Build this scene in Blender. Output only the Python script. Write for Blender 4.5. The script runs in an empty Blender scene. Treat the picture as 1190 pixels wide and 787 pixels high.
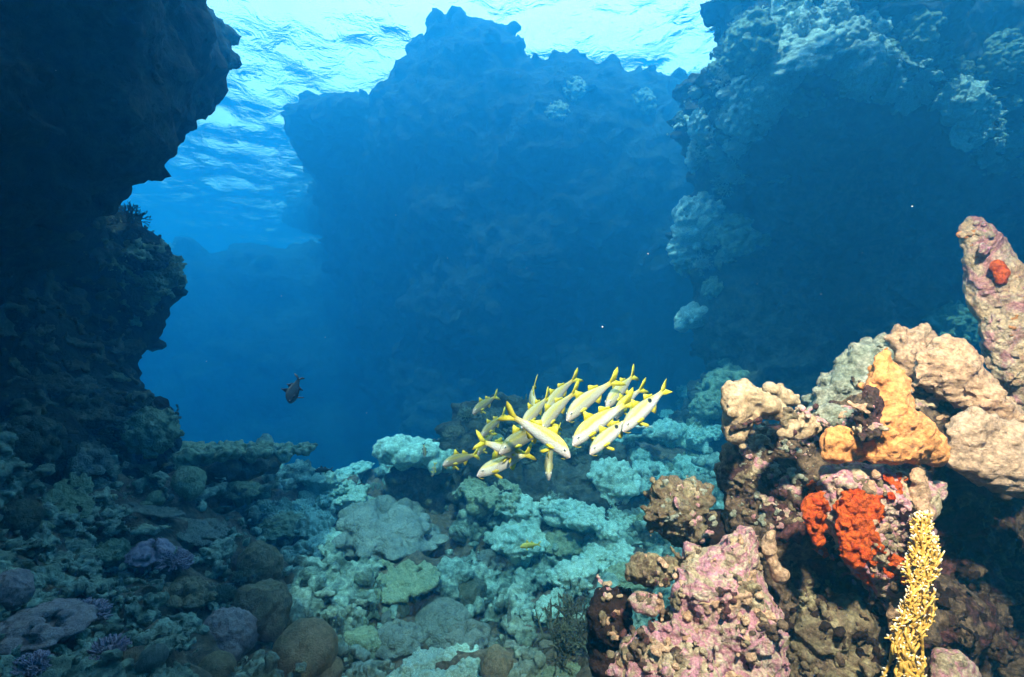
import bpy, bmesh, math, random
import numpy as np
from mathutils import Vector, Matrix, Quaternion
from mathutils.bvhtree import BVHTree

scene = bpy.context.scene
C = scene.collection
R = math.radians

# ---------------------------------------------------------------- camera
FP = 600.0                                   # focal length in pixels of the 1190 px wide photograph
PITCH = R(7.3)
cam_d = bpy.data.cameras.new('camera')
cam_d.sensor_width = 36.0
cam_d.lens = 36.0 * FP / 1190.0
cam_d.clip_start = 0.02
cam_d.clip_end = 2000
cam = bpy.data.objects.new('camera', cam_d)
cam.location = (0, 0, 0)
cam.rotation_euler = (math.pi / 2 + PITCH, 0, 0)
C.objects.link(cam)
scene.camera = cam
FWD = Vector((0, math.cos(PITCH), math.sin(PITCH)))
UPV = Vector((0, -math.sin(PITCH), math.cos(PITCH)))
RGT = Vector((1, 0, 0))
def P(px, py, d):
    """point seen at photograph pixel (px, py), d metres along the optical axis"""
    return FWD * d + RGT * ((px - 595.0) / FP * d) + UPV * ((393.5 - py) / FP * d)

# ---------------------------------------------------------------- sky, sun, exposure
SUN_EL, SUN_AZ = R(64), R(-172)               # azimuth from +Y (ahead), negative = to the left
w = bpy.data.worlds.new('World')
scene.world = w
w.use_nodes = True
nt = w.node_tree
sky = nt.nodes.new('ShaderNodeTexSky')
sky.sky_type = 'NISHITA'
sky.sun_disc = False
sky.sun_elevation = SUN_EL
sky.sun_rotation = SUN_AZ
sky.dust_density = 2.0
nt.links.new(sky.outputs[0], nt.nodes['Background'].inputs[0])
nt.nodes['Background'].inputs[1].default_value = 0.065
sun_d = bpy.data.lights.new('sun', 'SUN')
sun_d.energy = 5.0
sun_d.angle = R(0.6)
sun_d.color = (1.0, 0.93, 0.86)
sun = bpy.data.objects.new('sun', sun_d)
sdir = Vector((math.sin(SUN_AZ) * math.cos(SUN_EL), math.cos(SUN_AZ) * math.cos(SUN_EL), math.sin(SUN_EL)))
sun.rotation_euler = sdir.to_track_quat('Z', 'Y').to_euler()
sun.location = sdir * 60
C.objects.link(sun)
# the diver's strobe that lights the near reef and the fish
fl_d = bpy.data.lights.new('strobe', 'SPOT')
fl_d.energy = 108
fl_d.color = (1.0, 0.83, 0.66)
fl_d.spot_size = R(84)
fl_d.spot_blend = 0.9
fl_d.shadow_soft_size = 0.05
fl = bpy.data.objects.new('strobe', fl_d)
fl.location = (0.46, 0.02, 0.92)
aim = P(960, 600, 1.3)
fl.rotation_euler = (aim - fl.location).to_track_quat('-Z', 'Y').to_euler()
C.objects.link(fl)

vs = scene.view_settings
vs.view_transform = 'Standard'
vs.look = 'None'
vs.exposure = 2.58
vs.gamma = 1
vs.use_curve_mapping = False
scene.cycles.use_denoising = True
scene.cycles.volume_bounces = 2
scene.cycles.max_bounces = 6
scene.cycles.diffuse_bounces = 2
scene.cycles.glossy_bounces = 2
scene.cycles.transmission_bounces = 4
scene.cycles.transparent_max_bounces = 8
scene.cycles.caustics_reflective = False
scene.cycles.caustics_refractive = False
scene.cycles.sample_clamp_indirect = 4

# ---------------------------------------------------------------- helpers
def tag(o, label=None, cat=None, group=None, kind=None):
    if label: o['label'] = label
    if cat: o['category'] = cat
    if group: o['group'] = group
    if kind: o['kind'] = kind
    return o

_ico = {}
def ico(sub):
    if sub not in _ico:
        bm = bmesh.new()
        bmesh.ops.create_icosphere(bm, subdivisions=sub, radius=1)
        bm.verts.ensure_lookup_table()
        v = np.array([x.co[:] for x in bm.verts])
        f = np.array([[q.index for q in x.verts] for x in bm.faces])
        bm.free()
        _ico[sub] = (v, f)
    return _ico[sub]

class MB:
    """collects vertices and faces for one mesh"""
    def __init__(s): s.v = []; s.f = []; s.n = 0; s.m = []
    def add(s, v, f, mi=0):
        v = np.asarray(v, float)
        s.v.append(v)
        for q in f: s.f.append(tuple(int(i) + s.n for i in q))
        s.m.extend([mi] * len(f))
        s.n += len(v)
    def ball(s, c, r, sub=2, M=None):
        v, f = ico(sub)
        r = np.array(r if hasattr(r, '__len__') else (r, r, r), float)
        q = v * r
        if M is not None: q = q @ np.array(M.to_3x3()).T
        s.add(q + np.array(c), f)
    def tube(s, pts, rad, n=6, mi=0):
        pts = [Vector(p) for p in pts]
        ring = []
        V = []
        for i, p in enumerate(pts):
            t = (pts[min(i + 1, len(pts) - 1)] - pts[max(i - 1, 0)]).normalized()
            a = t.orthogonal().normalized()
            b = t.cross(a)
            for k in range(n):
                th = 2 * math.pi * k / n
                V.append(p + (a * math.cos(th) + b * math.sin(th)) * rad[i])
        F = []
        for i in range(len(pts) - 1):
            for k in range(n):
                F.append((i * n + k, i * n + (k + 1) % n, (i + 1) * n + (k + 1) % n, (i + 1) * n + k))
        V.append(pts[-1] + (pts[-1] - pts[-2]).normalized() * rad[-1] * .8)
        e = len(V) - 1; o = (len(pts) - 1) * n
        for k in range(n): F.append((o + k, o + (k + 1) % n, e))
        s.add([tuple(x) for x in V], F, mi)
    def mesh(s, name, smooth=True):
        me = bpy.data.meshes.new(name)
        v = np.concatenate(s.v) if s.v else np.zeros((0, 3))
        me.from_pydata(v.tolist(), [], s.f)
        me.polygons.foreach_set('material_index', s.m)
        me.polygons.foreach_set('use_smooth', [smooth] * len(s.f))
        me.update()
        return me

def link(name, me, mat=None, parent=None):
    o = bpy.data.objects.new(name, me)
    if mat is not None:
        for m in (mat if isinstance(mat, (list, tuple)) else [mat]):
            me.materials.append(m)
    C.objects.link(o)
    if parent: o.parent = parent
    return o

_tex = {}
def tex(kind, scale, depth=2):
    k = (kind, round(scale, 4), depth)
    if k not in _tex:
        t = bpy.data.textures.new('noise_texture', kind)
        t.noise_scale = scale
        if kind == 'CLOUDS': t.noise_depth = depth
        if kind == 'VORONOI': t.distance_metric = 'DISTANCE_SQUARED'
        _tex[k] = t
    return _tex[k]

def bake(me, voxel=None, disp=(), smooth=0):
    """voxel remesh + displacement, returns a new mesh"""
    o = bpy.data.objects.new('bake', me)
    C.objects.link(o)
    if voxel:
        m = o.modifiers.new('r', 'REMESH'); m.mode = 'VOXEL'; m.voxel_size = voxel; m.use_smooth_shade = True
    if smooth:
        m = o.modifiers.new('s', 'SMOOTH'); m.iterations = smooth; m.factor = .5
    for (kind, scale, strength, mid) in disp:
        m = o.modifiers.new('d', 'DISPLACE'); m.texture = tex(kind, scale)
        m.strength = strength; m.mid_level = mid; m.texture_coords = 'LOCAL'
    dg = bpy.context.evaluated_depsgraph_get()
    r = bpy.data.meshes.new_from_object(o.evaluated_get(dg))
    bpy.data.objects.remove(o)
    bpy.data.meshes.remove(me)
    r.polygons.foreach_set('use_smooth', [True] * len(r.polygons))
    return r

def sample(me, n, rng, upbias=0.0):
    me.calc_loop_triangles()
    nv = len(me.vertices)
    co = np.empty(nv * 3); me.vertices.foreach_get('co', co); co = co.reshape(-1, 3)
    tr = np.empty(len(me.loop_triangles) * 3, int); me.loop_triangles.foreach_get('vertices', tr); tr = tr.reshape(-1, 3)
    a, b, c = co[tr[:, 0]], co[tr[:, 1]], co[tr[:, 2]]
    cr = np.cross(b - a, c - a)
    ar = np.linalg.norm(cr, axis=1) + 1e-12
    nrm = cr / ar[:, None]
    wgt = ar * np.clip(1 + upbias * nrm[:, 2], 0.02, None)
    k = rng.choice(len(tr), n, p=wgt / wgt.sum())
    u = rng.random((n, 2)); fl_ = u.sum(1) > 1; u[fl_] = 1 - u[fl_]
    p = a[k] + (b - a)[k] * u[:, :1] + (c - a)[k] * u[:, 1:]
    return p, nrm[k]

def poly_mask_dist(poly, step):
    poly = np.array(poly, float)
    x0, y0 = poly.min(0); x1, y1 = poly.max(0)
    gx, gy = np.meshgrid(np.arange(x0, x1 + step, step), np.arange(y0, y1 + step, step))
    pt = np.stack([gx.ravel(), gy.ravel()], 1)
    q = np.roll(poly, -1, 0)
    ins = np.zeros(len(pt), bool)
    dist = np.full(len(pt), 1e9)
    for a, b in zip(poly, q):
        cond = (a[1] > pt[:, 1]) != (b[1] > pt[:, 1])
        with np.errstate(divide='ignore', invalid='ignore'):
            xi = (b[0] - a[0]) * (pt[:, 1] - a[1]) / (b[1] - a[1] + 1e-12) + a[0]
        ins ^= cond & (pt[:, 0] < xi)
        ab = b - a
        t = np.clip(((pt - a) @ ab) / (ab @ ab + 1e-9), 0, 1)
        dist = np.minimum(dist, np.linalg.norm(pt - (a + t[:, None] * ab), axis=1))
    return pt[ins], dist[ins]

def inflate(poly, depth, rmax, rmin, step, rng, jitter=0.0, flat=1.0, overlap=.55):
    """balls inscribed in a traced outline: a body of real thickness with that silhouette.
    depth: number or function(px, py) -> metres to the ball's centre."""
    pt, ds = poly_mask_dist(poly, step)
    ds = np.minimum(ds, rmax * (0.75 + .25 * rng.random(len(ds))))
    keep = ds > rmin
    pt, ds = pt[keep], ds[keep]
    order = np.argsort(-ds + rng.random(len(ds)) * rmin)
    out = []
    cs = np.zeros((0, 2)); rs = np.zeros(0)
    for i in order:
        if len(rs):
            dd = np.linalg.norm(cs - pt[i], axis=1)
            if np.any(dd < overlap * rs): continue
        cs = np.vstack([cs, pt[i]]); rs = np.append(rs, ds[i])
    res = []
    for (x, y), r in zip(cs, rs):
        d = depth(x, y) if callable(depth) else depth
        d += jitter * (rng.random() - .5) * 2
        rr = r * d / FP
        res.append((P(x, y, d), rr, flat))
    return res

def balls_mesh(balls, name='body', sub=2):
    mb = MB()
    for (c, r, fl_) in balls:
        mb.ball(c, r, sub if r < .6 else 3)
    return mb.mesh(name)

def add_lumps(me, n, rng, size, upbias=1.5, flat=.6, extra=None):
    """coral growth: lumps spread over a surface, more on what faces up"""
    mb = MB()
    v = np.empty(len(me.vertices) * 3); me.vertices.foreach_get('co', v)
    f = [tuple(p.vertices) for p in me.polygons]
    mb.add(v.reshape(-1, 3), f)
    p, nr = sample(me, n, rng, upbias)
    for a, b in zip(p, nr):
        s = size[0] * (size[1] / size[0]) ** (rng.random() ** 1.6)
        M = Matrix.Rotation(rng.random() * 6.28, 3, 'Z') @ Matrix.Rotation((rng.random() - .5) * .8, 3, 'X')
        mb.ball(a + b * s * .25, (s, s * (.6 + .5 * rng.random()), s * flat * (.6 + .8 * rng.random())), 1, M)
    bpy.data.meshes.remove(me)
    return mb.mesh('body')

TREES = []
def register(o):
    me = o.data
    v = [o.matrix_basis @ q.co for q in me.vertices]
    TREES.append(BVHTree.FromPolygons(v, [tuple(p.vertices) for p in me.polygons]))
def hit(px, py, maxd=80, trees=None):
    d = P(px, py, 1.0).normalized()
    best = None
    for t in (trees or TREES):
        r = t.ray_cast(Vector((0, 0, 0)), d, maxd)
        if r[0] is not None and (best is None or r[3] < best[2]):
            best = (r[0], r[1], r[3])
    return best

# ---------------------------------------------------------------- materials
def new_mat(name):
    m = bpy.data.materials.new(name)
    m.use_nodes = True
    return m, m.node_tree, m.node_tree.nodes['Principled BSDF']

def reef_mat(name, cols, scale=6.0, fine=60.0, bump=.5, dist=.02, rough=.85, pit=.5, detail=6, vor=True, mot=.5, motc=None):
    """encrusted surface: patches of the given colours, pits and grain"""
    m, t, b = new_mat(name)
    N = t.nodes.new; L = t.links.new
    tc = N('ShaderNodeTexCoord')
    n1 = N('ShaderNodeTexNoise'); n1.inputs['Scale'].default_value = scale
    n1.inputs['Detail'].default_value = detail; n1.inputs['Roughness'].default_value = .65
    n1.inputs['Distortion'].default_value = .6
    L(tc.outputs['Object'], n1.inputs['Vector'])
    cr = N('ShaderNodeValToRGB')
    e = cr.color_ramp.elements
    k = len(cols)
    e[0].position = .3; e[0].color = (*cols[0], 1)
    e[1].position = .7; e[1].color = (*cols[-1], 1)
    for i in range(1, k - 1):
        q = e.new(.3 + .4 * i / (k - 1)); q.color = (*cols[i], 1)
    L(n1.outputs['Fac'], cr.inputs['Fac'])
    n2 = N('ShaderNodeTexNoise'); n2.inputs['Scale'].default_value = fine
    n2.inputs['Detail'].default_value = 5; n2.inputs['Roughness'].default_value = .7
    L(tc.outputs['Object'], n2.inputs['Vector'])
    v = N('ShaderNodeTexVoronoi'); v.inputs['Scale'].default_value = fine * .45
    L(tc.outputs['Object'], v.inputs['Vector'])
    # grain colour
    r2 = N('ShaderNodeMapRange'); r2.inputs[1].default_value = .35; r2.inputs[2].default_value = .65
    r2.inputs[3].default_value = 1 - pit; r2.inputs[4].default_value = 1.25
    L(n2.outputs['Fac'], r2.inputs[0])
    mx = N('ShaderNodeMix'); mx.data_type = 'RGBA'; mx.blend_type = 'MULTIPLY'; mx.inputs[0].default_value = 1
    L(cr.outputs[0], mx.inputs[6]); L(r2.outputs[0], mx.inputs[7])
    # scattered darker growth with a shape of its own
    n3 = N('ShaderNodeTexNoise'); n3.inputs['Scale'].default_value = scale * 3.3
    n3.inputs['Detail'].default_value = 8; n3.inputs['Roughness'].default_value = .72; n3.inputs['Distortion'].default_value = 1.0
    L(tc.outputs['Object'], n3.inputs['Vector'])
    r3 = N('ShaderNodeMapRange'); r3.inputs[1].default_value = .50; r3.inputs[2].default_value = .64
    r3.inputs[3].default_value = 0; r3.inputs[4].default_value = mot
    L(n3.outputs['Fac'], r3.inputs[0])
    mm = N('ShaderNodeMix'); mm.data_type = 'RGBA'
    if motc is None:
        av = np.mean(np.array(cols), 0) * .32
        motc = (av[0] * 1.1, av[1], av[2] * .8)
    mm.inputs[7].default_value = (*motc, 1)
    L(r3.outputs[0], mm.inputs[0]); L(mx.outputs[2], mm.inputs[6])
    L(mm.outputs[2], b.inputs['Base Color'])
    b.inputs['Roughness'].default_value = rough
    b.inputs['Specular IOR Level'].default_value = .15
    ad = N('ShaderNodeMath'); ad.operation = 'MULTIPLY_ADD'
    ad.inputs[1].default_value = -.8 if vor else 0
    L(v.outputs['Distance'], ad.inputs[0]); L(n2.outputs['Fac'], ad.inputs[2])
    ad2 = N('ShaderNodeMath'); ad2.operation = 'MULTIPLY_ADD'; ad2.inputs[1].default_value = 1.5
    L(n3.outputs['Fac'], ad2.inputs[0]); L(ad.outputs[0], ad2.inputs[2])
    bp = N('ShaderNodeBump'); bp.inputs['Strength'].default_value = bump; bp.inputs['Distance'].default_value = dist
    L(ad2.outputs[0], bp.inputs['Height']); L(bp.outputs[0], b.inputs['Normal'])
    return m
# ---------------------------------------------------------------- the water
def water():
    m = bpy.data.materials.new('water_volume'); m.use_nodes = True
    t = m.node_tree; t.nodes.clear()
    o = t.nodes.new('ShaderNodeOutputMaterial')
    v = t.nodes.new('ShaderNodeVolumePrincipled')
    v.inputs['Color'].default_value = (.011, .168, .345, 1)
    v.inputs['Absorption Color'].default_value = (.065, .50, .75, 1)
    v.inputs['Density'].default_value = HAZE
    v.inputs['Anisotropy'].default_value = .6
    t.links.new(v.outputs[0], o.inputs['Volume'])
    mb = MB()
    x, y0, y1, z0, z1 = 120, -60, 180, -13, SURF + .7
    V = [(-x, y0, z0), (x, y0, z0), (x, y1, z0), (-x, y1, z0), (-x, y0, z1), (x, y0, z1), (x, y1, z1), (-x, y1, z1)]
    mb.add(V, [(3, 2, 1, 0), (4, 5, 6, 7), (0, 1, 5, 4), (1, 2, 6, 5), (2, 3, 7, 6), (3, 0, 4, 7)])
    tag(link('haze', mb.mesh('haze', False), m), kind='stuff')

def spaced(lo, hi, a, b, s):
    """coordinates from lo to hi, spacing s between a and b, growing outside"""
    mid = list(np.arange(a, b + s / 2, s))
    q = s; up = []
    x = mid[-1]
    while x < hi: q *= 1.18; x = min(x + q, hi); up.append(x)
    q = s; dn = []
    x = mid[0]
    while x > lo: q *= 1.18; x = max(x - q, lo); dn.append(x)
    return np.array(dn[::-1] + mid + up)

def grid_mesh(xs, ys, zf, name):
    gx, gy = np.meshgrid(xs, ys)
    z = zf(gx, gy)
    V = np.stack([gx.ravel(), gy.ravel(), z.ravel()], 1)
    nx, ny = len(xs), len(ys)
    i = np.arange(nx * ny).reshape(ny, nx)
    F = np.stack([i[:-1, :-1].ravel(), i[:-1, 1:].ravel(), i[1:, 1:].ravel(), i[1:, :-1].ravel()], 1)
    me = bpy.data.meshes.new(name)
    me.from_pydata(V.tolist(), [], F.tolist())
    me.polygons.foreach_set('use_smooth', [True] * len(F))
    return me

def surface():
    rng = np.random.default_rng(5)
    wv = []
    for i in range(26):
        lam = 0.6 * (4 / .6) ** rng.random()
        th = rng.normal(.9, 1.0)
        wv.append((2 * math.pi / lam * math.cos(th), 2 * math.pi / lam * math.sin(th), rng.random() * 6.28, .006 * lam))
    def zf(x, y):
        z = np.full_like(x, SURF)
        for a, b, p, h in wv:
            z = z + h * np.sin(a * x + b * y + p)
        return z
    me = grid_mesh(spaced(-119, 119, -16, 16, .2), spaced(-59, 179, 0, 36, .2), zf, 'water_surface')
    m = bpy.data.materials.new('rippled_water'); m.use_nodes = True
    t = m.node_tree; t.nodes.clear()
    N = t.nodes.new; L = t.links.new
    o = N('ShaderNodeOutputMaterial')
    tc = N('ShaderNodeTexCoord')
    n = N('ShaderNodeTexNoise'); n.inputs['Scale'].default_value = 1.5; n.inputs['Detail'].default_value = 4.5
    n.inputs['Roughness'].default_value = .6; n.inputs['Distortion'].default_value = .8
    L(tc.outputs['Object'], n.inputs['Vector'])
    bp = N('ShaderNodeBump'); bp.inputs['Strength'].default_value = .42; bp.inputs['Distance'].default_value = .22
    L(n.outputs['Fac'], bp.inputs['Height'])
    fr = N('ShaderNodeFresnel'); fr.inputs['IOR'].default_value = 1.15
    L(bp.outputs[0], fr.inputs['Normal'])
    tr = N('ShaderNodeBsdfTransparent'); tr.inputs[0].default_value = (1, .77, .80, 1)
    tl = N('ShaderNodeBsdfTranslucent'); tl.inputs[0].default_value = (1, .72, .76, 1)
    L(bp.outputs[0], tl.inputs['Normal'])
    gl = N('ShaderNodeBsdfGlossy'); gl.inputs['Roughness'].default_value = .08; gl.inputs[0].default_value = (.85, .9, .95, 1)
    L(bp.outputs[0], gl.inputs['Normal'])
    m1 = N('ShaderNodeMixShader'); m1.inputs[0].default_value = .56
    L(tr.outputs[0], m1.inputs[1]); L(tl.outputs[0], m1.inputs[2])
    m2 = N('ShaderNodeMixShader')
    L(fr.outputs[0], m2.inputs[0]); L(m1.outputs[0], m2.inputs[1]); L(gl.outputs[0], m2.inputs[2])
    L(m2.outputs[0], o.inputs[0])
    tag(link('water_surface', me, m), kind='structure')

HAZE = .165
SURF = 11.0
water()
surface()

# ---------------------------------------------------------------- reef materials
M = {}
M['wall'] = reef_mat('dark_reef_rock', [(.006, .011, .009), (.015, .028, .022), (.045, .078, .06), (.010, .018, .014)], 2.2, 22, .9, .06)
M['cliff'] = reef_mat('reef_cliff_rock', [(.018, .026, .021), (.04, .055, .044), (.10, .13, .10), (.028, .037, .03)], 1.6, 14, .9, .08)
M['far'] = reef_mat('far_reef_rock', [(.012, .024, .022), (.022, .042, .036), (.04, .07, .06)], .8, 8, .9, .12)
M['bed'] = reef_mat('seabed_rubble', [(.05, .045, .03), (.10, .09, .06), (.18, .165, .12), (.07, .065, .045)], 2.5, 30, .9, .04)
M['rubble'] = reef_mat('broken_coral', [(.08, .11, .08), (.17, .25, .195), (.30, .43, .35), (.11, .17, .13)], 3.0, 34, .8, .03)
M['growth'] = reef_mat('mixed_reef_growth', [(.04, .075, .06), (.13, .22, .18), (.33, .54, .46), (.06, .11, .085), (.25, .43, .36)], 2.6, 26, .9, .04)
M['pale'] = reef_mat('pale_coral', [(.25, .46, .39), (.35, .60, .52), (.44, .72, .63)], 3, 40, .7, .03, pit=.4, mot=.45)
M['crown'] = reef_mat('sunlit_pale_coral', [(.44, .58, .46), (.60, .76, .62), (.68, .84, .70)], 3, 30, .8, .04, pit=.4, mot=.5)  # pale coral with the sunlight lightened into its colour
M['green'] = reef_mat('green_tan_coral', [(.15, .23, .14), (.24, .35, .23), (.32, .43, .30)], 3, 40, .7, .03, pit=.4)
M['grey'] = reef_mat('grey_lobed_coral', [(.11, .16, .145), (.18, .25, .225), (.26, .35, .31)], 2.5, 45, .9, .02, pit=.25)
M['brown'] = reef_mat('brown_coral', [(.10, .11, .065), (.19, .18, .115), (.27, .25, .17)], 3, 50, .6, .02, pit=.4)
M['lilac'] = reef_mat('lilac_soft_coral', [(.20, .17, .24), (.29, .25, .33), (.38, .34, .41)], 4, 60, .5, .02, pit=.3)
M['mauve'] = reef_mat('mauve_coral', [(.16, .14, .15), (.24, .21, .22), (.32, .29, .29)], 3, 50, .5, .02, pit=.35)
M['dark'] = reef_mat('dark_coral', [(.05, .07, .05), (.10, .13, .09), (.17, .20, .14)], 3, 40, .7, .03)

# ---------------------------------------------------------------- seabed: heights from measured points
ctrl_px = [(300, 800, 1.9), (450, 800, 2.1), (570, 800, 2.2), (700, 810, 1.9), (900, 900, 1.6), (1150, 900, 1.6), (0, 800, 1.35), (150, 800, 1.6), (0, 640, 2.0),
           (0, 540, 2.7), (100, 600, 2.6), (120, 690, 2.05), (240, 680, 2.5), (200, 570, 3.5), (290, 600, 4.2), (330, 650, 3.7), (400, 740, 2.6), (330, 740, 2.35),
           (305, 566, 8.6), (372, 556, 9.5), (420, 690, 3.3), (400, 640, 4.3), (420, 570, 6.6), (350, 575, 6.8), (440, 600, 5.2), (500, 580, 5.0), (600, 555, 5.2), (540, 690, 3.5), (500, 650, 4.0),
           (640, 600, 4.4), (700, 545, 5.6), (720, 610, 4.5), (740, 690, 3.4), (620, 740, 2.7), (600, 530, 7.0), (330, 556, 13), (440, 545, 13),
           (640, 520, 10), (760, 520, 8), (800, 560, 6.5), (860, 500, 7.5), (900, 700, 3), (1100, 600, 4.5), (1100, 500, 7)]
CP = [P(*q) for q in ctrl_px] + [Vector(q) for q in [(-30, 40, -7), (0, 40, -6.5), (30, 40, -6), (-12, 20, -4), (12, 20, -2.8), (0, 24, -4.6), (-3, 13, -3.0), (-6, 12, -2.6),
      (-30, 0, 0), (30, 0, -1.5), (0, -20, -1.5), (-8, 2, 0.5), (8, 2, -1.2), (-60, 80, -7.5), (60, 80, -7.5), (0, 120, -8), (-100, 0, -6), (100, 0, -6)]]
CX = np.array([[p.x, p.y] for p in CP]); CZ = np.array([p.z for p in CP])
def _phi(r): return r                                     # biharmonic-like, no overshoot
_A = _phi(np.linalg.norm(CX[:, None] - CX[None], axis=2)) + np.eye(len(CX)) * -.05
_n = len(CX)
_S = np.zeros((_n + 1, _n + 1)); _S[:_n, :_n] = _A; _S[_n, :_n] = 1; _S[:_n, _n] = 1
_wt = np.linalg.solve(_S, np.append(CZ, 0))
rng = np.random.default_rng(11)
_bw = [(rng.normal(0, 1, 2) * 6.28 / l, rng.random() * 6.28, l * .02) for l in np.geomspace(.35, 3, 28)]
def bed_z(x, y):
    sh = x.shape
    q = np.stack([x.ravel(), y.ravel()], 1)
    z = np.full(len(q), _wt[_n])
    for k in range(_n):
        z += _wt[k] * _phi(np.hypot(q[:, 0] - CX[k, 0], q[:, 1] - CX[k, 1]))
    for kv, ph, h in _bw:
        z += h * np.sin(q @ kv + ph)
    return np.clip(z, -9, 2.0).reshape(sh)
me = grid_mesh(spaced(-119, 119, -4.2, 4.5, .035), spaced(-59, 179, .9, 9, .035), bed_z, 'seabed')
me = bake(me, None, [('VORONOI', .35, .16, .5), ('CLOUDS', .18, .14, .5)])
bed = tag(link('seabed', me, M['bed']), kind='structure')
register(bed)

# ---------------------------------------------------------------- large reef bodies
def reef_body(name, outlines, voxel, disp, lumps, mat, seed, extra=()):
    rng = np.random.default_rng(seed)
    balls = list(extra)
    for (poly, depth, rmax, rmin, step, jit) in outlines:
        balls += inflate(poly, depth, rmax, rmin, step, rng, jit)
    me = bake(balls_mesh(balls), voxel * 1.6)
    for (n, size, ub, fl_) in lumps:
        me = add_lumps(me, n, rng, size, ub, fl_)
    me = bake(me, voxel, disp)
    o = link(name, me, mat)
    register(o)
    return o

# far reef beyond the channel, on the left
o = reef_body('reef_ridge', [([(120, 330), (180, 300), (230, 290), (262, 298), (300, 284), (340, 294), (385, 290), (430, 300), (520, 330), (560, 620), (100, 620)], 25, 60, 12, 8, 1.2)],
              .22, [('CLOUDS', 2.0, 1.0, .5), ('CLOUDS', .6, .5, .5)], [(200, (.3, .9), 1.5, .5)], M['far'], 3)
tag(o, 'faint low reef ridge far off in blue water left of the tall pinnacle', 'reef')
# the tall pinnacle
pin = [(330, 140), (345, 114), (400, 108), (438, 120), (456, 92), (484, 62), (503, 48), (535, 33), (556, 26), (578, 34), (602, 48), (622, 74), (650, 68), (690, 80),
       (722, 92), (742, 76), (766, 86), (782, 104), (840, 130), (900, 300), (900, 600), (480, 600), (446, 500), (420, 430), (398, 370), (390, 320), (378, 275), (330, 262), (322, 250), (345, 232), (372, 215), (345, 185)]
o = reef_body('reef_pinnacle', [(pin, lambda x, y: 15.0 + max(0, min(200, y - 180)) * .008 + max(0, 560 - x) * .065 * min(1, max(0, y - 130) / 130), 95, 7, 6, .5)],
              .085, [('CLOUDS', 1.4, .35, .5), ('CLOUDS', .35, .28, .5), ('VORONOI', .3, .10, .5)], [(700, (.14, .4), .8, .8), (900, (.07, .18), .5, .9)], M['far'], 4)
tag(o, 'tall hazy blue reef pinnacle rising to the surface in the middle', 'reef')
# right cliff
cl = [(850, -50), (832, 30), (846, 58), (815, 85), (786, 130), (778, 160), (800, 182), (812, 225), (790, 262), (782, 298), (810, 335), (800, 372), (812, 415), (836, 450), (800, 470), (775, 500),
      (770, 560), (800, 640), (1600, 700), (1600, -50)]
def cl_d(x, y):
    d = 7.4 + max(0, 960 - x) * .004
    if y > 110: d += min(1.2, (y - 110) * .010)          # undercut below the lit cap
    if y > 400: d -= (y - 400) * .012
    if x > 1060: d += .3
    if y < 22: d += (22 - y) * .03
    return d
o = reef_body('reef_cliff', [(cl, cl_d, 80, 7, 6, .25),
              ([(850, 110), (862, 60), (880, 25), (940, 8), (990, 20), (1030, 60), (1000, 95), (940, 90), (900, 120)], 6.6, 40, 6, 5, .15),
              ([(1040, 60), (1080, 70), (1120, 100), (1160, 150), (1165, 180), (1120, 160), (1080, 130)], 6.7, 30, 5, 5, .1)],
              .05, [('CLOUDS', .8, .36, .5), ('CLOUDS', .2, .16, .5), ('VORONOI', .16, .10, .5)], [(1100, (.07, .34), 1.6, .5), (1800, (.04, .13), .8, .8)], M['cliff'], 6)
tag(o, 'big dark blue reef cliff on the right with lit coral cap', 'reef')
# the mound in the middle of the valley that the fish swim over
md = [(512, 512), (528, 488), (552, 470), (580, 464), (612, 472), (650, 478), (688, 502), (716, 528), (744, 566), (748, 600), (720, 640), (690, 680), (640, 700), (600, 700), (572, 680), (556, 640), (540, 600), (520, 560)]
o = reef_body('reef_mound', [(md, lambda x, y: 5.6 - max(0, y - 500) * .0075, 44, 5, 5, .18)], .03,
              [('CLOUDS', .5, .18, .5), ('CLOUDS', .14, .11, .5), ('VORONOI', .1, .05, .5)], [(420, (.04, .17), 1.4, .55)], M['cliff'], 12)  # dark rock colour stands in for shade on the mound's front
tag(o, 'shaded coral mound in the middle of the valley under the fish school', 'reef')
# the left wall: one dark body, its upper lip running away into the blue
lw = [(-420, -640), (150, -640), (190, -300), (222, -90), (226, -10), (244, 12), (264, 38), (268, 58), (262, 84), (250, 116), (226, 142), (198, 170), (150, 206), (106, 246), (98, 268), (116, 264), (128, 244), (146, 243), (162, 248), (166, 266), (188, 284), (204, 310), (200, 342), (176, 384), (146, 420),
      (150, 450), (190, 466), (204, 498), (196, 540), (230, 600), (60, 640), (-420, 640)]
def lw_d(x, y):
    t = max(0, min(1, (y - 150) / 140))
    d = 2.7 + 1.6 * t * t * (3 - 2 * t)
    if y < 262: d += max(0, x - 110) * .022 * (1 if y > -60 else .4)
    if y > 360: d = 4.3 - (y - 360) * .0030
    return d - max(0, min(90 - x, 330)) * (.0025 + .0035 * t)
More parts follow.
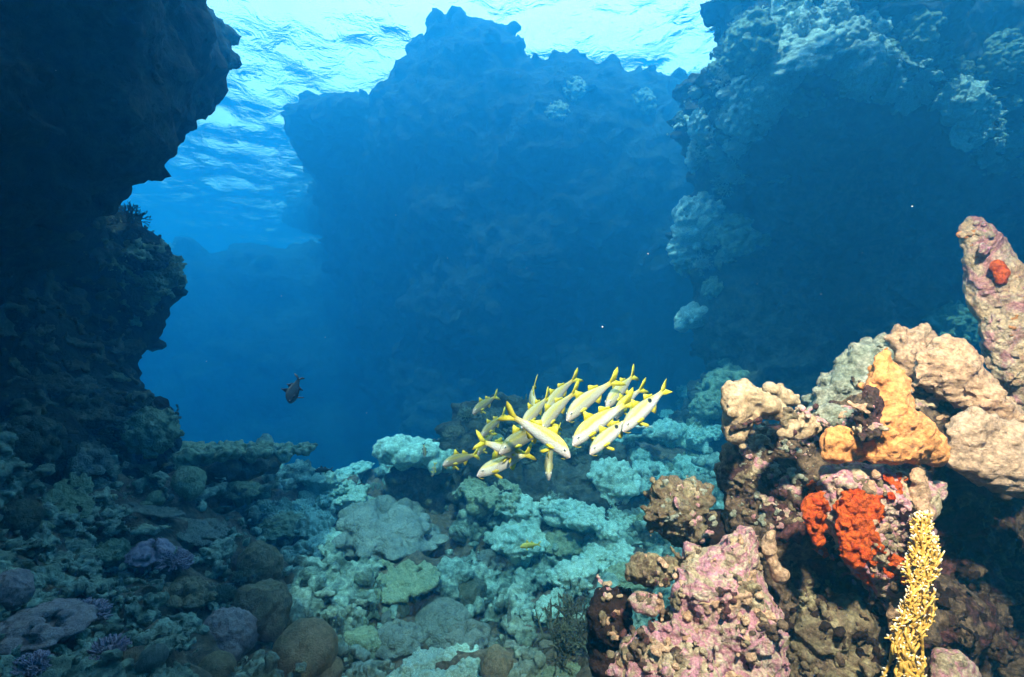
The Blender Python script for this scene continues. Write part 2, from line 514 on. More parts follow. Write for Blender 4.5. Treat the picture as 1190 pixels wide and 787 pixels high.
# added unseen ceiling over the camera, put in to shade the near water
shade_roof = []
_r = np.random.default_rng(90)
for i in range(520):
    x = _r.uniform(-7.5, 8.5); y = _r.uniform(-11, 3.4 if x > 2.8 else -.5 if x < -2.4 else -1.6 if x < -1.6 else -2.6 if x < 1.8 else -1.6)
    shade_roof.append((Vector((x, y, 7.5 + .25 * _r.normal())), _r.uniform(.75, 1.1), 1))
for i in range(60):
    t_ = _r.random()
    shade_roof.append((Vector((-5.2 - 1.6 * t_ + .3 * _r.normal(), _r.uniform(-3, 4.4), 7 * t_)), _r.uniform(.8, 1.2), 1))
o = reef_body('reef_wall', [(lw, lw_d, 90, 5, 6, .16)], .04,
              [('CLOUDS', .5, .20, .5), ('CLOUDS', .14, .11, .5), ('VORONOI', .1, .055, .5)], [(1500, (.05, .2), 1.2, .5), (2600, (.03, .11), .4, .8)], M['wall'], 9, shade_roof)
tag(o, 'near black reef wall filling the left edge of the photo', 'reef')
# ---------------------------------------------------------------- coral colonies (radius about 1, base at z = 0)
def proto(kind, seed):
    rng = np.random.default_rng(seed)
    mb = MB()
    def dome(n, h=.75):
        th = rng.random(n) * 6.283; u = rng.random(n)
        z = u; r = np.sqrt(1 - u * u)
        return np.stack([r * np.cos(th), r * np.sin(th), z * h], 1)
    if kind == 'knob':                        # cauliflower coral: stubby knobs all over a dome
        for q in dome(150):
            s = .85 + .3 * rng.random()
            d = q / np.linalg.norm(q)
            for k in (0, 1):
                mb.ball(q * (s - .1 + .16 * k) * .86, .12 - .02 * k + .05 * rng.random(), 1)
        for q in dome(18): mb.ball(q * .5, .42, 2)
        return bake(mb.mesh('coral'), .042, [('CLOUDS', .12, .10, .5)])
    if kind == 'cap':                         # wide ragged cap of small knobs
        ph = rng.random(5) * 6.28
        def rad(a): return 1 + .16 * math.sin(2 * a + ph[0]) + .14 * math.sin(3 * a + ph[1]) + .08 * math.sin(7 * a + ph[2])
        for i in range(260):
            a = rng.random() * 6.283; r = math.sqrt(rng.random()) * rad(a)
            z = .42 * (1 - r * r * .55) + .07 * rng.normal()
            mb.ball((r * math.cos(a), r * math.sin(a), z), .085 + .07 * rng.random(), 1)
            if i % 3 == 0: mb.ball((r * .85 * math.cos(a), r * .85 * math.sin(a), z - .14), (.2, .2, .11), 1)
        for i in range(12): mb.ball((rng.normal() * .2, rng.normal() * .2, .12), (.35, .35, .25), 2)
        return bake(mb.mesh('coral'), .042, [('CLOUDS', .12, .10, .5)])
    if kind == 'crust':                       # wide terraced crust of fine knobs with hollows between
        ph = rng.random(6) * 6.28
        for i in range(900):
            a = rng.random() * 6.283; r = math.sqrt(rng.random()) * (1 + .2 * math.sin(2 * a + ph[0]) + .16 * math.sin(3 * a + ph[1]) + .1 * math.sin(6 * a + ph[2]))
            x, y = r * math.cos(a), r * math.sin(a)
            g = math.sin(5.2 * x + ph[3]) * math.sin(4.7 * y + ph[4]) + .5 * math.sin(9 * x + 8 * y + ph[5])
            if g < -.55: continue
            z = .16 + .26 * (1 - r * r * .5) + .10 * round(g * 1.6) / 1.6 + .03 * rng.normal()
            mb.ball((x, y, z), .034 + .04 * rng.random(), 1)
            if i % 2 == 0: mb.ball((x * .93, y * .93, z - .09), (.10, .10, .06), 1)
        for i in range(16): mb.ball((rng.normal() * .3, rng.normal() * .3, .06), (.32, .32, .2), 2)
        return bake(mb.mesh('coral'), .026, [('CLOUDS', .07, .05, .5)])
    if kind == 'lobed':                       # cloud-like lobes
        for q in dome(34, .6):
            mb.ball(q * .84 + np.array([0, 0, .05]), .17 + .13 * rng.random(), 2)
        for q in dome(60, .68): mb.ball(q * (.98 + .06 * rng.random()), .09 + .07 * rng.random(), 2)
        mb.ball((0, 0, .06), (.72, .72, .36), 3)
        return bake(mb.mesh('coral'), .034, [('CLOUDS', .10, .06, .5)])
    if kind == 'boulder':
        mb.ball((0, 0, .38), (.86, .8, .72), 3)
        for i in range(7):
            q = dome(1, .8)[0]
            mb.ball(q * .55 + np.array([0, 0, .12]), .38 + .15 * rng.random(), 3)
        return bake(mb.mesh('coral'), .04, [('CLOUDS', .6, .30, .5), ('CLOUDS', .16, .11, .5), ('CLOUDS', .06, .035, .5)])
    if kind == 'smooth':
        mb.ball((0, 0, .4), (.9, .85, .75), 3)
        for i in range(4):
            q = dome(1, .6)[0]; mb.ball(q * .6 + np.array([0, 0, .2]), .42, 3)
        return bake(mb.mesh('coral'), .045, [('CLOUDS', .7, .24, .5), ('CLOUDS', .14, .03, .5)])
    if kind == 'plate':                       # thin irregular shelf
        ph = rng.random(5) * 6.28
        for i in range(160):
            a = rng.random() * 6.283; r = math.sqrt(rng.random()) * (1 + .18 * math.sin(2 * a + ph[0]) + .14 * math.sin(3 * a + ph[1]))
            mb.ball((r * math.cos(a), r * math.sin(a), .26 + .10 * r * r + .02 * rng.normal()), (.17, .17, .07), 1)
        for i in range(8): mb.ball((rng.normal() * .1, rng.normal() * .1, .05 + .025 * i), .22, 1)
        return bake(mb.mesh('coral'), .04, [('CLOUDS', .2, .10, .5), ('VORONOI', .12, .05, .5)])
    if kind == 'bush':                        # staghorn thicket
        def grow(p, d, r, lv):
            l = .30 * (.8 + .4 * rng.random()) * (.86 ** lv)
            q = p + d * l
            mb.tube([p, p + d * l * .5 + Vector(rng.normal(0, .012, 3)), q], [r, r * .85, r * .7], 5)
            if lv < 4:
                for k in range(2 if lv else 3):
                    dd = (d + Vector(rng.normal(0, .55, 3)) + Vector((0, 0, .12))).normalized()
                    grow(q, dd, r * .78, lv + 1)
        for i in range(11):
            a = rng.random() * 6.28; u = .25 + .75 * rng.random()
            grow(Vector((.18 * math.cos(a), .18 * math.sin(a), 0)), Vector((math.cos(a) * (1.1 - u), math.sin(a) * (1.1 - u), u)).normalized(), .05, 0)
        return mb.mesh('coral')
    if kind == 'tuft':                        # soft coral: dense short lobes with fine tips
        for q in dome(60, .6):
            q = Vector(q); d = (q + Vector((0, 0, .25))).normalized()
            b = q * .45
            for k in range(3):
                e = (d + Vector(rng.normal(0, .35, 3))).normalized()
                mb.tube([b, b + e * .3, b + e * (.48 + .16 * rng.random())], [.09, .065, .04], 6)
                for j in range(4):
                    g = (e + Vector(rng.normal(0, .7, 3))).normalized()
                    s = b + e * (.25 + .07 * j)
                    mb.tube([s, s + g * .14], [.035, .026], 5)
        mb.ball((0, 0, .1), (.5, .5, .3), 2)
        return mb.mesh('coral')
    if kind == 'spire':
        for i in range(14):
            mb.ball((rng.normal() * .03, rng.normal() * .03, i * .17), .36 * (1 - i / 15) + .03, 2)
        return bake(mb.mesh('coral'), .04, [('CLOUDS', .2, .12, .5)])
_pr = {}
def undercut(me):
    """draw the foot in so that the colony overhangs its base"""
    for v in me.vertices:
        z = v.co.z
        if z < .34:
            f = .60 + .40 * max(0, min(1, (z + .05) / .39)) ** 2
            v.co.x *= f; v.co.y *= f
            if z < .1: v.co.z = .1 + (z - .1) * 2.2
        
    return me
def get_proto(kind, var, foot=True):
    k = (kind, var, foot)
    if k not in _pr:
        _pr[k] = _make(kind, var)
        if foot and kind in ('knob', 'cap', 'lobed'): undercut(_pr[k])
    return _pr[k]
def _make(kind, var):
    return proto(kind, hash(kind.encode()[0] * 131 + len(kind) * 17 + kind.encode()[-1]) % 1000 + var * 7)

NAMES = {'knob': ('knob_coral', 'coral'), 'cap': ('cap_coral', 'coral'), 'crust': ('crust_coral', 'coral'), 'lobed': ('lobed_coral', 'coral'), 'boulder': ('coral_boulder', 'coral boulder'),
         'smooth': ('round_coral', 'coral'), 'plate': ('plate_coral', 'coral'), 'bush': ('branching_coral', 'coral'), 'tuft': ('soft_coral', 'soft coral'), 'spire': ('coral_spike', 'coral')}
_mm = {}
_vc = {}
def coral(px, py, size, kind, mat, label, aspect=1.0, sq=1.0, lean=.35, depth=None, sink=.12, group=None, cat=None, yaw=None, name=None):
    """one colony: its middle at pixel (px, py), size = half width in pixels; stands on what lies there"""
    h = hit(px, py + size * sq * .35)
    if depth is not None or h is None:
        p = P(px, py + size * sq * .35, depth or 6); n = Vector((0, -.3, 1)).normalized(); d = depth or 6
    else:
        p, n = h[0], h[1]
        d = p.dot(FWD)
        if n.dot(p) > 0: n = -n
    s = size * d / FP
    _vc[kind] = _vc.get(kind, 0) + 1
    var = _vc[kind] % 3
    k = (kind, var, mat, lean < .5)
    if k not in _mm:
        me = get_proto(kind, var, lean < .5).copy(); me.materials.clear(); me.materials.append(M[mat]); _mm[k] = me
    o = bpy.data.objects.new(name or NAMES[kind][0], _mm[k])
    up = (Vector((0, 0, 1)) * (1 - lean) + n * lean).normalized()
    if yaw is None: yaw = random.Random(int(px * 7 + py * 13)).random() * 6.28
    o.rotation_mode = 'QUATERNION'
    o.rotation_quaternion = up.to_track_quat('Z', 'Y') @ Quaternion((0, 0, 1), yaw)
    o.scale = (s, s * aspect, s * sq * 1.15)
    o.location = p - up * s * sq * sink
    C.objects.link(o)
    tag(o, label, cat or NAMES[kind][1], group)
    return o

# the flat-topped block: lit top and shaded sides put into its two colours
def pillar():
    rng = np.random.default_rng(21)
    b = inflate([(448, 548), (470, 540), (520, 538), (552, 548), (556, 600), (545, 625), (470, 622), (452, 600)], 5.3, 30, 5, 4, rng, .12)
    me = add_lumps(bake(balls_mesh(b), .04), 90, rng, (.04, .11), .5, .8)
    root = bpy.data.objects.new('coral_block', None); root.location = P(500, 620, 5.3); C.objects.link(root)
    tag(root, 'flat topped coral block with pale overhanging cap and shaded sides behind the lobed coral', 'coral')
    me = bake(me, .022, [('CLOUDS', .12, .09, .5)])
    me.transform(Matrix.Translation(-root.location)); link('column', me, M['dark'], root)
    b = []
    for i in range(150):
        a = rng.random() * 6.28; r = math.sqrt(rng.random())
        q = P(497, 538, 5.3) + Vector((r * math.cos(a) * .50, r * math.sin(a) * .42, (rng.random() - .35) * .14 + .06 - .05 * math.cos(a)))
        b.append((q, .05 + .06 * rng.random(), 1))
    me = bake(balls_mesh(b), .02, [('CLOUDS', .08, .06, .5)])
    me.transform(Matrix.Translation(-root.location)); link('cap', me, M['pale'], root)
pillar()
def table():
    rng = np.random.default_rng(23)
    c = P(262, 527, 4.15)
    root = bpy.data.objects.new('table_coral', None); root.location = c; C.objects.link(root)
    tag(root, 'wide table coral with shaded underside jutting from the left wall over the valley', 'coral')
    b = []
    for i in range(420):
        a = rng.random() * 6.28; r = math.sqrt(rng.random()) * (1 + .14 * math.sin(3 * a + 1) + .1 * math.sin(5 * a))
        q = c + Vector((r * math.cos(a) * .58, r * math.sin(a) * .5, .016 * rng.normal() + .03))
        b.append((q, .016 + .024 * rng.random() ** 2, 1))
        if i % 2: b.append((c + (q - c) * .92 + Vector((0, 0, -.03)), .034, 1))
    me = bake(balls_mesh(b), .013, [('CLOUDS', .06, .05, .5)]); me.transform(Matrix.Translation(-c)); link('table_top', me, M['green'], root)
    b = []
    for i in range(60):
        a = rng.random() * 6.28; r = math.sqrt(rng.random()) * .8
        b.append((c + Vector((r * math.cos(a) * .5 - .04, r * math.sin(a) * .42, -.09 - .05 * (1 - r))), .06 + .03 * rng.random(), 1))
    for i in range(50):
        t = rng.random()
        b.append((c + Vector((-.12 - .42 * t, .05 + .08 * rng.normal(), -.08 - .30 * t * rng.random())), .10 + .05 * rng.random(), 1))
    me = bake(balls_mesh(b), .02, [('CLOUDS', .1, .07, .5)]); me.transform(Matrix.Translation(-c)); link('stalk', me, M['dark'], root)  # dark colour stands in for the shade under the table top
table()

K = lambda **k: k
CORALS = [
 (447, 612, 100, 'lobed', 'grey', 'largest grey lobed coral, cloud shaped mound in front of the flat topped block', K(sq=.62, aspect=.7)),
 (385, 630, 34, 'lobed', 'pale', 'pale lobed mound directly left of the largest grey lobed coral', K(sq=.8)),
 (464, 668, 44, 'plate', 'green', 'green mound with a flat sloping top below the largest lobed coral', K(sq=1.3, aspect=.8)),
 (458, 704, 22, 'boulder', 'green', 'small green lump just under the green sloping mound', K(sq=.6)),
 (425, 690, 18, 'boulder', 'green', 'little green stone coral left below the green sloping mound', K(sq=.7)),
 (462, 742, 34, 'lobed', 'grey', 'grey lobed lump left in the row of three near the bottom edge', K()),
 (510, 728, 40, 'boulder', 'grey', 'grey knobbly coral in the middle of the row of three near bottom edge', K()),
 (545, 742, 34, 'lobed', 'grey', 'grey coral with small lobes, right end of the row of three near bottom edge', K()),
 (420, 752, 30, 'boulder', 'green', 'dull green coral boulder between the round foreground coral and grey lumps', K()),
 (508, 786, 62, 'crust', 'pale', 'broad pale coral mound cut by the bottom edge of the photo', K(sq=.8)),
 (710, 552, 36, 'knob', 'pale', 'pale knobbly coral head right below the fish school', K(sq=1.15)),
 (668, 590, 46, 'crust', 'pale', 'yellowish flat coral table under the fish school', K(sq=.8)),
 (598, 520, 74, 'bush', 'dark', 'bushy dark coral thicket behind the left half of the fish school', K(sq=.85, depth=5.6, sink=0)),
 (664, 535, 40, 'knob', 'pale', 'knobbly coral behind the brightest white and yellow fish', K(depth=5.4)),
 (570, 565, 40, 'crust', 'green', 'coral ledge in shade right of the flat topped block', K()),
 (600, 585, 30, 'knob', 'pale', 'pale coral clump left of the yellowish coral table', K(sq=.8)),
 (602, 625, 44, 'knob', 'pale', 'pale coral head with a small yellow fish over it', K(sq=.9)),
 (575, 650, 26, 'lobed', 'grey', 'grey ball cluster right of the dark cleft', K()),
 (606, 668, 11, 'smooth', 'pale', 'small pale coral ball above the narrow spike', K()),
 (655, 630, 30, 'knob', 'green', 'greenish coral head left of the ragged sloping corals', K()),
 (700, 640, 40, 'crust', 'pale', 'pale ragged coral shelf left of the overhanging pink brown boulder', K(sq=.8)),
 (728, 600, 32, 'crust', 'pale', 'pale coral shelf behind the top of the pink brown boulder', K(sq=.8)),
 (668, 665, 34, 'knob', 'pale', 'round pale coral above the dark branching thicket', K()),
 (725, 672, 32, 'knob', 'green', 'coral clump half hidden by the pink encrusted ledge', K()),
 (655, 735, 44, 'bush', 'dark', 'dark branching thicket beside the pink encrusted ledge at the bottom', K(sq=1.1)),
 (592, 738, 13, 'spire', 'grey', 'narrow pointed coral spike in the dark cleft near the bottom', K(sq=1.4, lean=0)),
 (655, 782, 40, 'crust', 'green', 'flat teal coral at the bottom edge left of the pink ledge', K(sq=.6)),
 (578, 775, 26, 'boulder', 'brown', 'brown lump at the bottom edge below the pointed spike', K()),
 (640, 705, 22, 'knob', 'pale', 'pale little coral head above left of the dark thicket', K()),
 (545, 690, 24, 'boulder', 'dark', 'dark boulder deep in the cleft', K()),
 # ---- pale field beyond, left of the block
 (395, 568, 34, 'crust', 'pale', 'sunlit pale coral patch left of the flat topped block', K(sq=.8)),
 (350, 585, 32, 'crust', 'pale', 'sunlit ragged coral patch beyond the slope, leftmost of the pale field', K(sq=.7)),
 (425, 590, 26, 'knob', 'pale', 'pale coral head touching the left side of the flat topped block', K()),
 (372, 556, 24, 'knob', 'pale', 'far pale coral head under the small dark fish', K()),
 (330, 608, 28, 'cap', 'green', 'dull coral patch at the foot of the left slope', K(sq=.7)),
 (410, 545, 26, 'cap', 'pale', 'farthest pale coral patch left of the flat topped block', K(sq=.7)),
 (365, 606, 24, 'knob', 'pale', 'pale coral head between the pale field and the lobed mound', K()),
 # ---- left slope
 (80, 576, 26, 'plate', 'green', 'flat round greenish plate coral on the dark left slope', K(sq=.9, lean=.9)),
 (180, 592, 26, 'plate', 'grey', 'tilted bluish plate coral, upper of two on the left slope', K(sq=1.0)),
 (222, 612, 32, 'plate', 'grey', 'wide bluish plate coral with dark underside, lower of two on the left slope', K(sq=1.1)),
 (255, 560, 26, 'boulder', 'green', 'green rounded coral below the table coral', K()),
 (215, 560, 22, 'boulder', 'green', 'green rounded coral at the left wall, below the table coral', K()),
 (285, 570, 22, 'lobed', 'green', 'round green coral at the right tip of the slope under the table coral', K()),
 (205, 536, 22, 'knob', 'green', 'knobbly coral where the table coral meets the left wall', K()),
 (175, 640, 24, 'lobed', 'lilac', 'lilac blue lobed coral on the left slope above the lobed brown coral', K()),
 (297, 655, 30, 'boulder', 'brown', 'brown coral boulder on top of the mossy rock, left foreground', K(sq=1.0)),
 (300, 705, 38, 'boulder', 'brown', 'dark mossy rock with yellow patches carrying the brown boulder', K(sq=1.1, name='mossy_rock')),
 (338, 672, 14, 'smooth', 'brown', 'small brown ball at the right side of the brown boulder', K()),
 (215, 688, 32, 'lobed', 'brown', 'lobed tan coral under a lilac tuft', K(sq=1.0)),
 (200, 646, 22, 'tuft', 'lilac', 'lilac soft coral tuft sitting on the lobed tan coral', K(sq=.7)),
 (350, 756, 40, 'smooth', 'brown', 'smooth round tan coral at the bottom, left of the grey lumps', K(sq=1.0)),
 (378, 780, 20, 'smooth', 'brown', 'small tan knob at the foot of the smooth round coral', K()),
 (258, 738, 36, 'boulder', 'mauve', 'grey brown mound below the lobed tan coral', K(sq=1.0)),
 (178, 764, 17, 'smooth', 'grey', 'small round grey coral in the gravel, lower left', K()),
 (250, 780, 24, 'smooth', 'brown', 'brown dome cut by the bottom edge, lower left', K()),
 (50, 725, 52, 'lobed', 'mauve', 'long purple grey lobed coral in the lower left corner', K(sq=.7)),
 (8, 685, 26, 'boulder', 'mauve', 'purple grey coral cut by the left edge of the photo', K()),
 (92, 712, 32, 'tuft', 'lilac', 'lilac soft coral behind the long purple grey coral', K(sq=.8)),
 (38, 768, 22, 'tuft', 'lilac', 'lilac soft coral in the bottom left corner', K(sq=.8)),
 (125, 752, 26, 'tuft', 'lilac', 'lilac soft coral just right of the long purple grey coral', K(sq=.8)),
 (130, 640, 26, 'knob', 'green', 'dull green coral lump in the gravel on the left slope', K()),
 (20, 600, 24, 'boulder', 'dark', 'dark lump at the left edge above the gravel slope', K()),
 # ---- left wall growth
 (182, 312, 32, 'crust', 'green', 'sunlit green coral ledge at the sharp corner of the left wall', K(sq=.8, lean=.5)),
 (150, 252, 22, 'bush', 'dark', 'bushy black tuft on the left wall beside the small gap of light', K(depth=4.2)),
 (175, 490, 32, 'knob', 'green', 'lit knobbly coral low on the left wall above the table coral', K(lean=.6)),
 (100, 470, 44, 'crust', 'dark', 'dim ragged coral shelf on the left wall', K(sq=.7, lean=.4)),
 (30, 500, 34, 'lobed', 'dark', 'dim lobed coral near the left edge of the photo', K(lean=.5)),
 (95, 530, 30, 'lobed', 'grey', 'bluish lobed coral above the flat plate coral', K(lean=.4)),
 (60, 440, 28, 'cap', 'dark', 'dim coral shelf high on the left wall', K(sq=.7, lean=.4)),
 # ---- right cliff
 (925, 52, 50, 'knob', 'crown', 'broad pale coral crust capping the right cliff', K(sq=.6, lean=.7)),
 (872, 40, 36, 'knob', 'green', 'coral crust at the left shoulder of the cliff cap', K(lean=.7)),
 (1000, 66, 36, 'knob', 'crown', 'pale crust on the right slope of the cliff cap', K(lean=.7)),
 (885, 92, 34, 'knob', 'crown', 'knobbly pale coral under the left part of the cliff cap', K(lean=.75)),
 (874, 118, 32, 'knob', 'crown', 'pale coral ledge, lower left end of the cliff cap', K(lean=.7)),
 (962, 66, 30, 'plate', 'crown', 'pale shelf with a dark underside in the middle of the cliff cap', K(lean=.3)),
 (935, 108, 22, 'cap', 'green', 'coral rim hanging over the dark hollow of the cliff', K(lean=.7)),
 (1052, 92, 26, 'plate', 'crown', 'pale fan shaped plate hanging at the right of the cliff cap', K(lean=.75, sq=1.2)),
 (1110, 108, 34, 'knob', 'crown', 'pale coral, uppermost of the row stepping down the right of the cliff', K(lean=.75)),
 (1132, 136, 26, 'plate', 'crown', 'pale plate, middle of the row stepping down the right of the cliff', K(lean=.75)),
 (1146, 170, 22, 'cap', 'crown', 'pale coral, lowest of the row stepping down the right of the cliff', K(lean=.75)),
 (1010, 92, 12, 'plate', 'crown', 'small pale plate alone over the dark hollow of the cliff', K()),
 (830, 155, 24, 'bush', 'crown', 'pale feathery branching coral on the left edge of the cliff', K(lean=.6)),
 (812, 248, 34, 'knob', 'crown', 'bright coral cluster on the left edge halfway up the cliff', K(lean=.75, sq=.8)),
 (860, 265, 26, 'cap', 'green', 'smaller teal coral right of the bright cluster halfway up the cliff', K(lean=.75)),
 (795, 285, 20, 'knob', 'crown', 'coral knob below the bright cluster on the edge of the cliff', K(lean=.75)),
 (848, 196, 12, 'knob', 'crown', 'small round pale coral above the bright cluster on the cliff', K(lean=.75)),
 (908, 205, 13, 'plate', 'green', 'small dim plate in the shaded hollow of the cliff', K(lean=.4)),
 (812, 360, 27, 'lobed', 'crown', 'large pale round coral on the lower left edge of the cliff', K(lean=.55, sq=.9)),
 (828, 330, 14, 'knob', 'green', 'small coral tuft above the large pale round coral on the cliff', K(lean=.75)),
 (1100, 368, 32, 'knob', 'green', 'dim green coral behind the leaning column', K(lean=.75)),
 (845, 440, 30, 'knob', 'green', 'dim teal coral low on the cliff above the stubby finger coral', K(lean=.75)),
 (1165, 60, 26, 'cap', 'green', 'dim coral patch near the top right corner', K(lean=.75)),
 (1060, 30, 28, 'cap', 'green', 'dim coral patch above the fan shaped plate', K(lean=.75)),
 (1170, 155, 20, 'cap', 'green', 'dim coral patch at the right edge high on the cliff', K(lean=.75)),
 # ---- corals at the foot of the cliff
 (775, 500, 28, 'knob', 'pale', 'coral head at the foot of the cliff right of the fish school', K()),
 (808, 500, 30, 'crust', 'pale', 'coral shelf left of the stubby finger coral', K()),
 (755, 545, 28, 'cap', 'pale', 'coral clump at the foot of the cliff left of the dark outcrop edge', K()),
 (798, 545, 28, 'knob', 'pale', 'coral clump above the pink brown boulder', K()),
 (775, 575, 22, 'cap', 'green', 'teal coral touching the top of the pink brown boulder', K()),
 (825, 465, 22, 'knob', 'green', 'teal coral beside the stubby finger coral, low on the cliff', K(lean=.5)),
 # ---- pinnacle
 (646, 120, 15, 'knob', 'green', 'brightest pale clump high on the hazy pinnacle', K(lean=.7, sink=.5)),
 (672, 98, 18, 'knob', 'green', 'hazy coral clump on the right shoulder of the pinnacle', K(lean=.7, sink=.5)),
 (752, 108, 18, 'knob', 'green', 'hazy coral clump at the right end of the pinnacle', K(lean=.7, sink=.5)),
]
for (px, py, s, kind, mat, lab, kw) in CORALS:
    coral(px, py, s, kind, mat, lab, **kw)

# knobs and crusts too much alike to tell apart
_k = random.Random(4)
def inside(p, poly):
    r = False
    for a, b in zip(poly, poly[1:] + poly[:1]):
        if (a[1] > p[1]) != (b[1] > p[1]) and p[0] < (b[0] - a[0]) * (p[1] - a[1]) / (b[1] - a[1]) + a[0]: r = not r
    return r
def scatter(poly, n, lo, hi, kinds, mats, label, group, lean=.55):
    xs = [q[0] for q in poly]; ys = [q[1] for q in poly]
    k = 0
    while k < n:
        p = (_k.uniform(min(xs), max(xs)), _k.uniform(min(ys), max(ys)))
        if not inside(p, poly): continue
        k += 1
        coral(p[0], p[1], lo + (hi - lo) * _k.random() ** 2, _k.choice(kinds), _k.choice(mats), label, lean=lean, group=group, sq=_k.uniform(.7, 1.1), name='coral_clump', cat='coral')
T = 'small pale coral clump on the sunlit crown of the cliff'
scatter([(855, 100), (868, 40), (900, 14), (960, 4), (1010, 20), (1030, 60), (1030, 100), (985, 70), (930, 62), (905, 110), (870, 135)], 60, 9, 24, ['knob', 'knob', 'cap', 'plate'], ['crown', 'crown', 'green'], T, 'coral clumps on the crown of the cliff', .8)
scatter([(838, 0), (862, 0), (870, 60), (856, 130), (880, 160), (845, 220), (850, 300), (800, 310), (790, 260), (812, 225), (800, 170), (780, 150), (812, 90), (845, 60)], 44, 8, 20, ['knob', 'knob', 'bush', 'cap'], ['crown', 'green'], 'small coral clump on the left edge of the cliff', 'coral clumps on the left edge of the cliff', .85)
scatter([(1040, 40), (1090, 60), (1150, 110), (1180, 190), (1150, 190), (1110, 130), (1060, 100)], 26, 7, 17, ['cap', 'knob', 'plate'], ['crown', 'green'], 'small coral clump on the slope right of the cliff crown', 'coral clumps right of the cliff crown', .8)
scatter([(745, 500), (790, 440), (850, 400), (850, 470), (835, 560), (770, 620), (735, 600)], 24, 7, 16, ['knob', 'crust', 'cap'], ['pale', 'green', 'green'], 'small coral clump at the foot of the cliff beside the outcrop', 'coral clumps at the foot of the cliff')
scatter([(560, 560), (690, 540), (740, 600), (700, 690), (640, 690), (560, 640)], 24, 7, 16, ['knob', 'crust', 'cap', 'bush'], ['pale', 'green', 'pale'], 'small coral clump on the flank of the middle mound', 'coral clumps on the middle mound')
scatter([(300, 570), (440, 545), (440, 600), (330, 640), (300, 610)], 26, 7, 16, ['knob', 'crust', 'cap', 'bush'], ['pale'], 'small pale coral clump in the sunlit field left of the flat topped block', 'coral clumps in the pale field')
scatter([(515, 500), (545, 474), (580, 466), (640, 478), (700, 515), (690, 540), (600, 530), (530, 540)], 20, 8, 16, ['bush', 'knob', 'knob'], ['dark', 'green', 'green'], 'small coral clump on top of the middle mound behind the fish', 'coral clumps on top of the middle mound')
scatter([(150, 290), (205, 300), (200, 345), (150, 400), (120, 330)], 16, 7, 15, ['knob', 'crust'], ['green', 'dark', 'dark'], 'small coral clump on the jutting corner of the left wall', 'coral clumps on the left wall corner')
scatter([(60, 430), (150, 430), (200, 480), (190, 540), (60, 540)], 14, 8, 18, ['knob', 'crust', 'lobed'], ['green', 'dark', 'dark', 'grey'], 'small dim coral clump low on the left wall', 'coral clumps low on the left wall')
scatter([(0, 590), (160, 560), (290, 590), (330, 650), (260, 720), (100, 740), (0, 700)], 26, 7, 15, ['knob', 'bush', 'tuft', 'boulder'], ['green', 'dark', 'rubble', 'brown'], 'small dull coral clump on the left gravel slope', 'coral clumps on the left slope', .3)
scatter([(400, 660), (560, 690), (600, 780), (400, 780)], 18, 7, 14, ['knob', 'bush', 'boulder', 'tuft'], ['green', 'grey', 'brown'], 'small coral clump among the grey lumps near the bottom edge', 'coral clumps near the bottom edge', .3)

# low growth that covers the rock between the colonies
def growth(zones, seed, name='reef_growth'):
    rng = np.random.default_rng(seed)
    for poly, n, lo, hi, mat, vox in zones:
        B = MB()
        xs = [q[0] for q in poly]; ys = [q[1] for q in poly]
        k = 0
        while k < n:
            p = (rng.uniform(min(xs), max(xs)), rng.uniform(min(ys), max(ys)))
            if not inside(p, poly): continue
            k += 1
            h = hit(p[0], p[1])
            if h is None: continue
            d = h[0].dot(FWD)
            nrm = h[1] if h[1].dot(h[0]) < 0 else -h[1]
            if nrm.z < -.35: continue
            s = (lo + (hi - lo) * rng.random() ** 2.2) * d / FP
            up = (nrm * .6 + Vector((0, 0, .4)) + Vector(rng.normal(0, .2, 3))).normalized()
            q = up.to_track_quat('Z', 'Y').to_matrix()
            c = h[0] + up * s * .25
            if rng.random() < .5:
                for j in range(int(rng.integers(6, 13))):
                    B.ball(c + q @ Vector((rng.normal() * s * .55, rng.normal() * s * .55, rng.random() * s * .5)), s * rng.uniform(.14, .32), 1)
            else:
                for j in range(int(rng.integers(4, 8))):
                    B.ball(c + q @ Vector((rng.normal() * s * .6, rng.normal() * s * .6, s * .3 + rng.normal() * s * .06)), (s * rng.uniform(.3, .55), s * rng.uniform(.3, .5), s * .13), 1, q)
        me = bake(B.mesh(name), vox, [('CLOUDS', vox * 4, vox * 3, .5), ('CLOUDS', vox * 1.6, vox * 1.2, .5)])
        tag(link(name, me, M[mat]), kind='stuff')
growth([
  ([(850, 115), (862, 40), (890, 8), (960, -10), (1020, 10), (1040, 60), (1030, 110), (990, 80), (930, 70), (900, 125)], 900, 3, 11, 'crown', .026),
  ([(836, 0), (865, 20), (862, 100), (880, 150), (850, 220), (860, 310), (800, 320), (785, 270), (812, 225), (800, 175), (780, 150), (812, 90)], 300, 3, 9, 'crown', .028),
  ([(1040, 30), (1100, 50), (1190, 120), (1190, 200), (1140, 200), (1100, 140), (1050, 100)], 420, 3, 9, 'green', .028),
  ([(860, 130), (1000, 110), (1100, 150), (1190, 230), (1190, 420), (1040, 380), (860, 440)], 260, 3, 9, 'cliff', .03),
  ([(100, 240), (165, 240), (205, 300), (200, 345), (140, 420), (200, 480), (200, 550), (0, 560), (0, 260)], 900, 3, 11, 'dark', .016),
  ([(120, 280), (200, 285), (206, 330), (160, 380), (120, 360)], 160, 3, 9, 'green', .015),
  ([(0, 0), (190, 0), (190, 100), (110, 240), (0, 260)], 500, 3, 11, 'wall', .018)], 61)

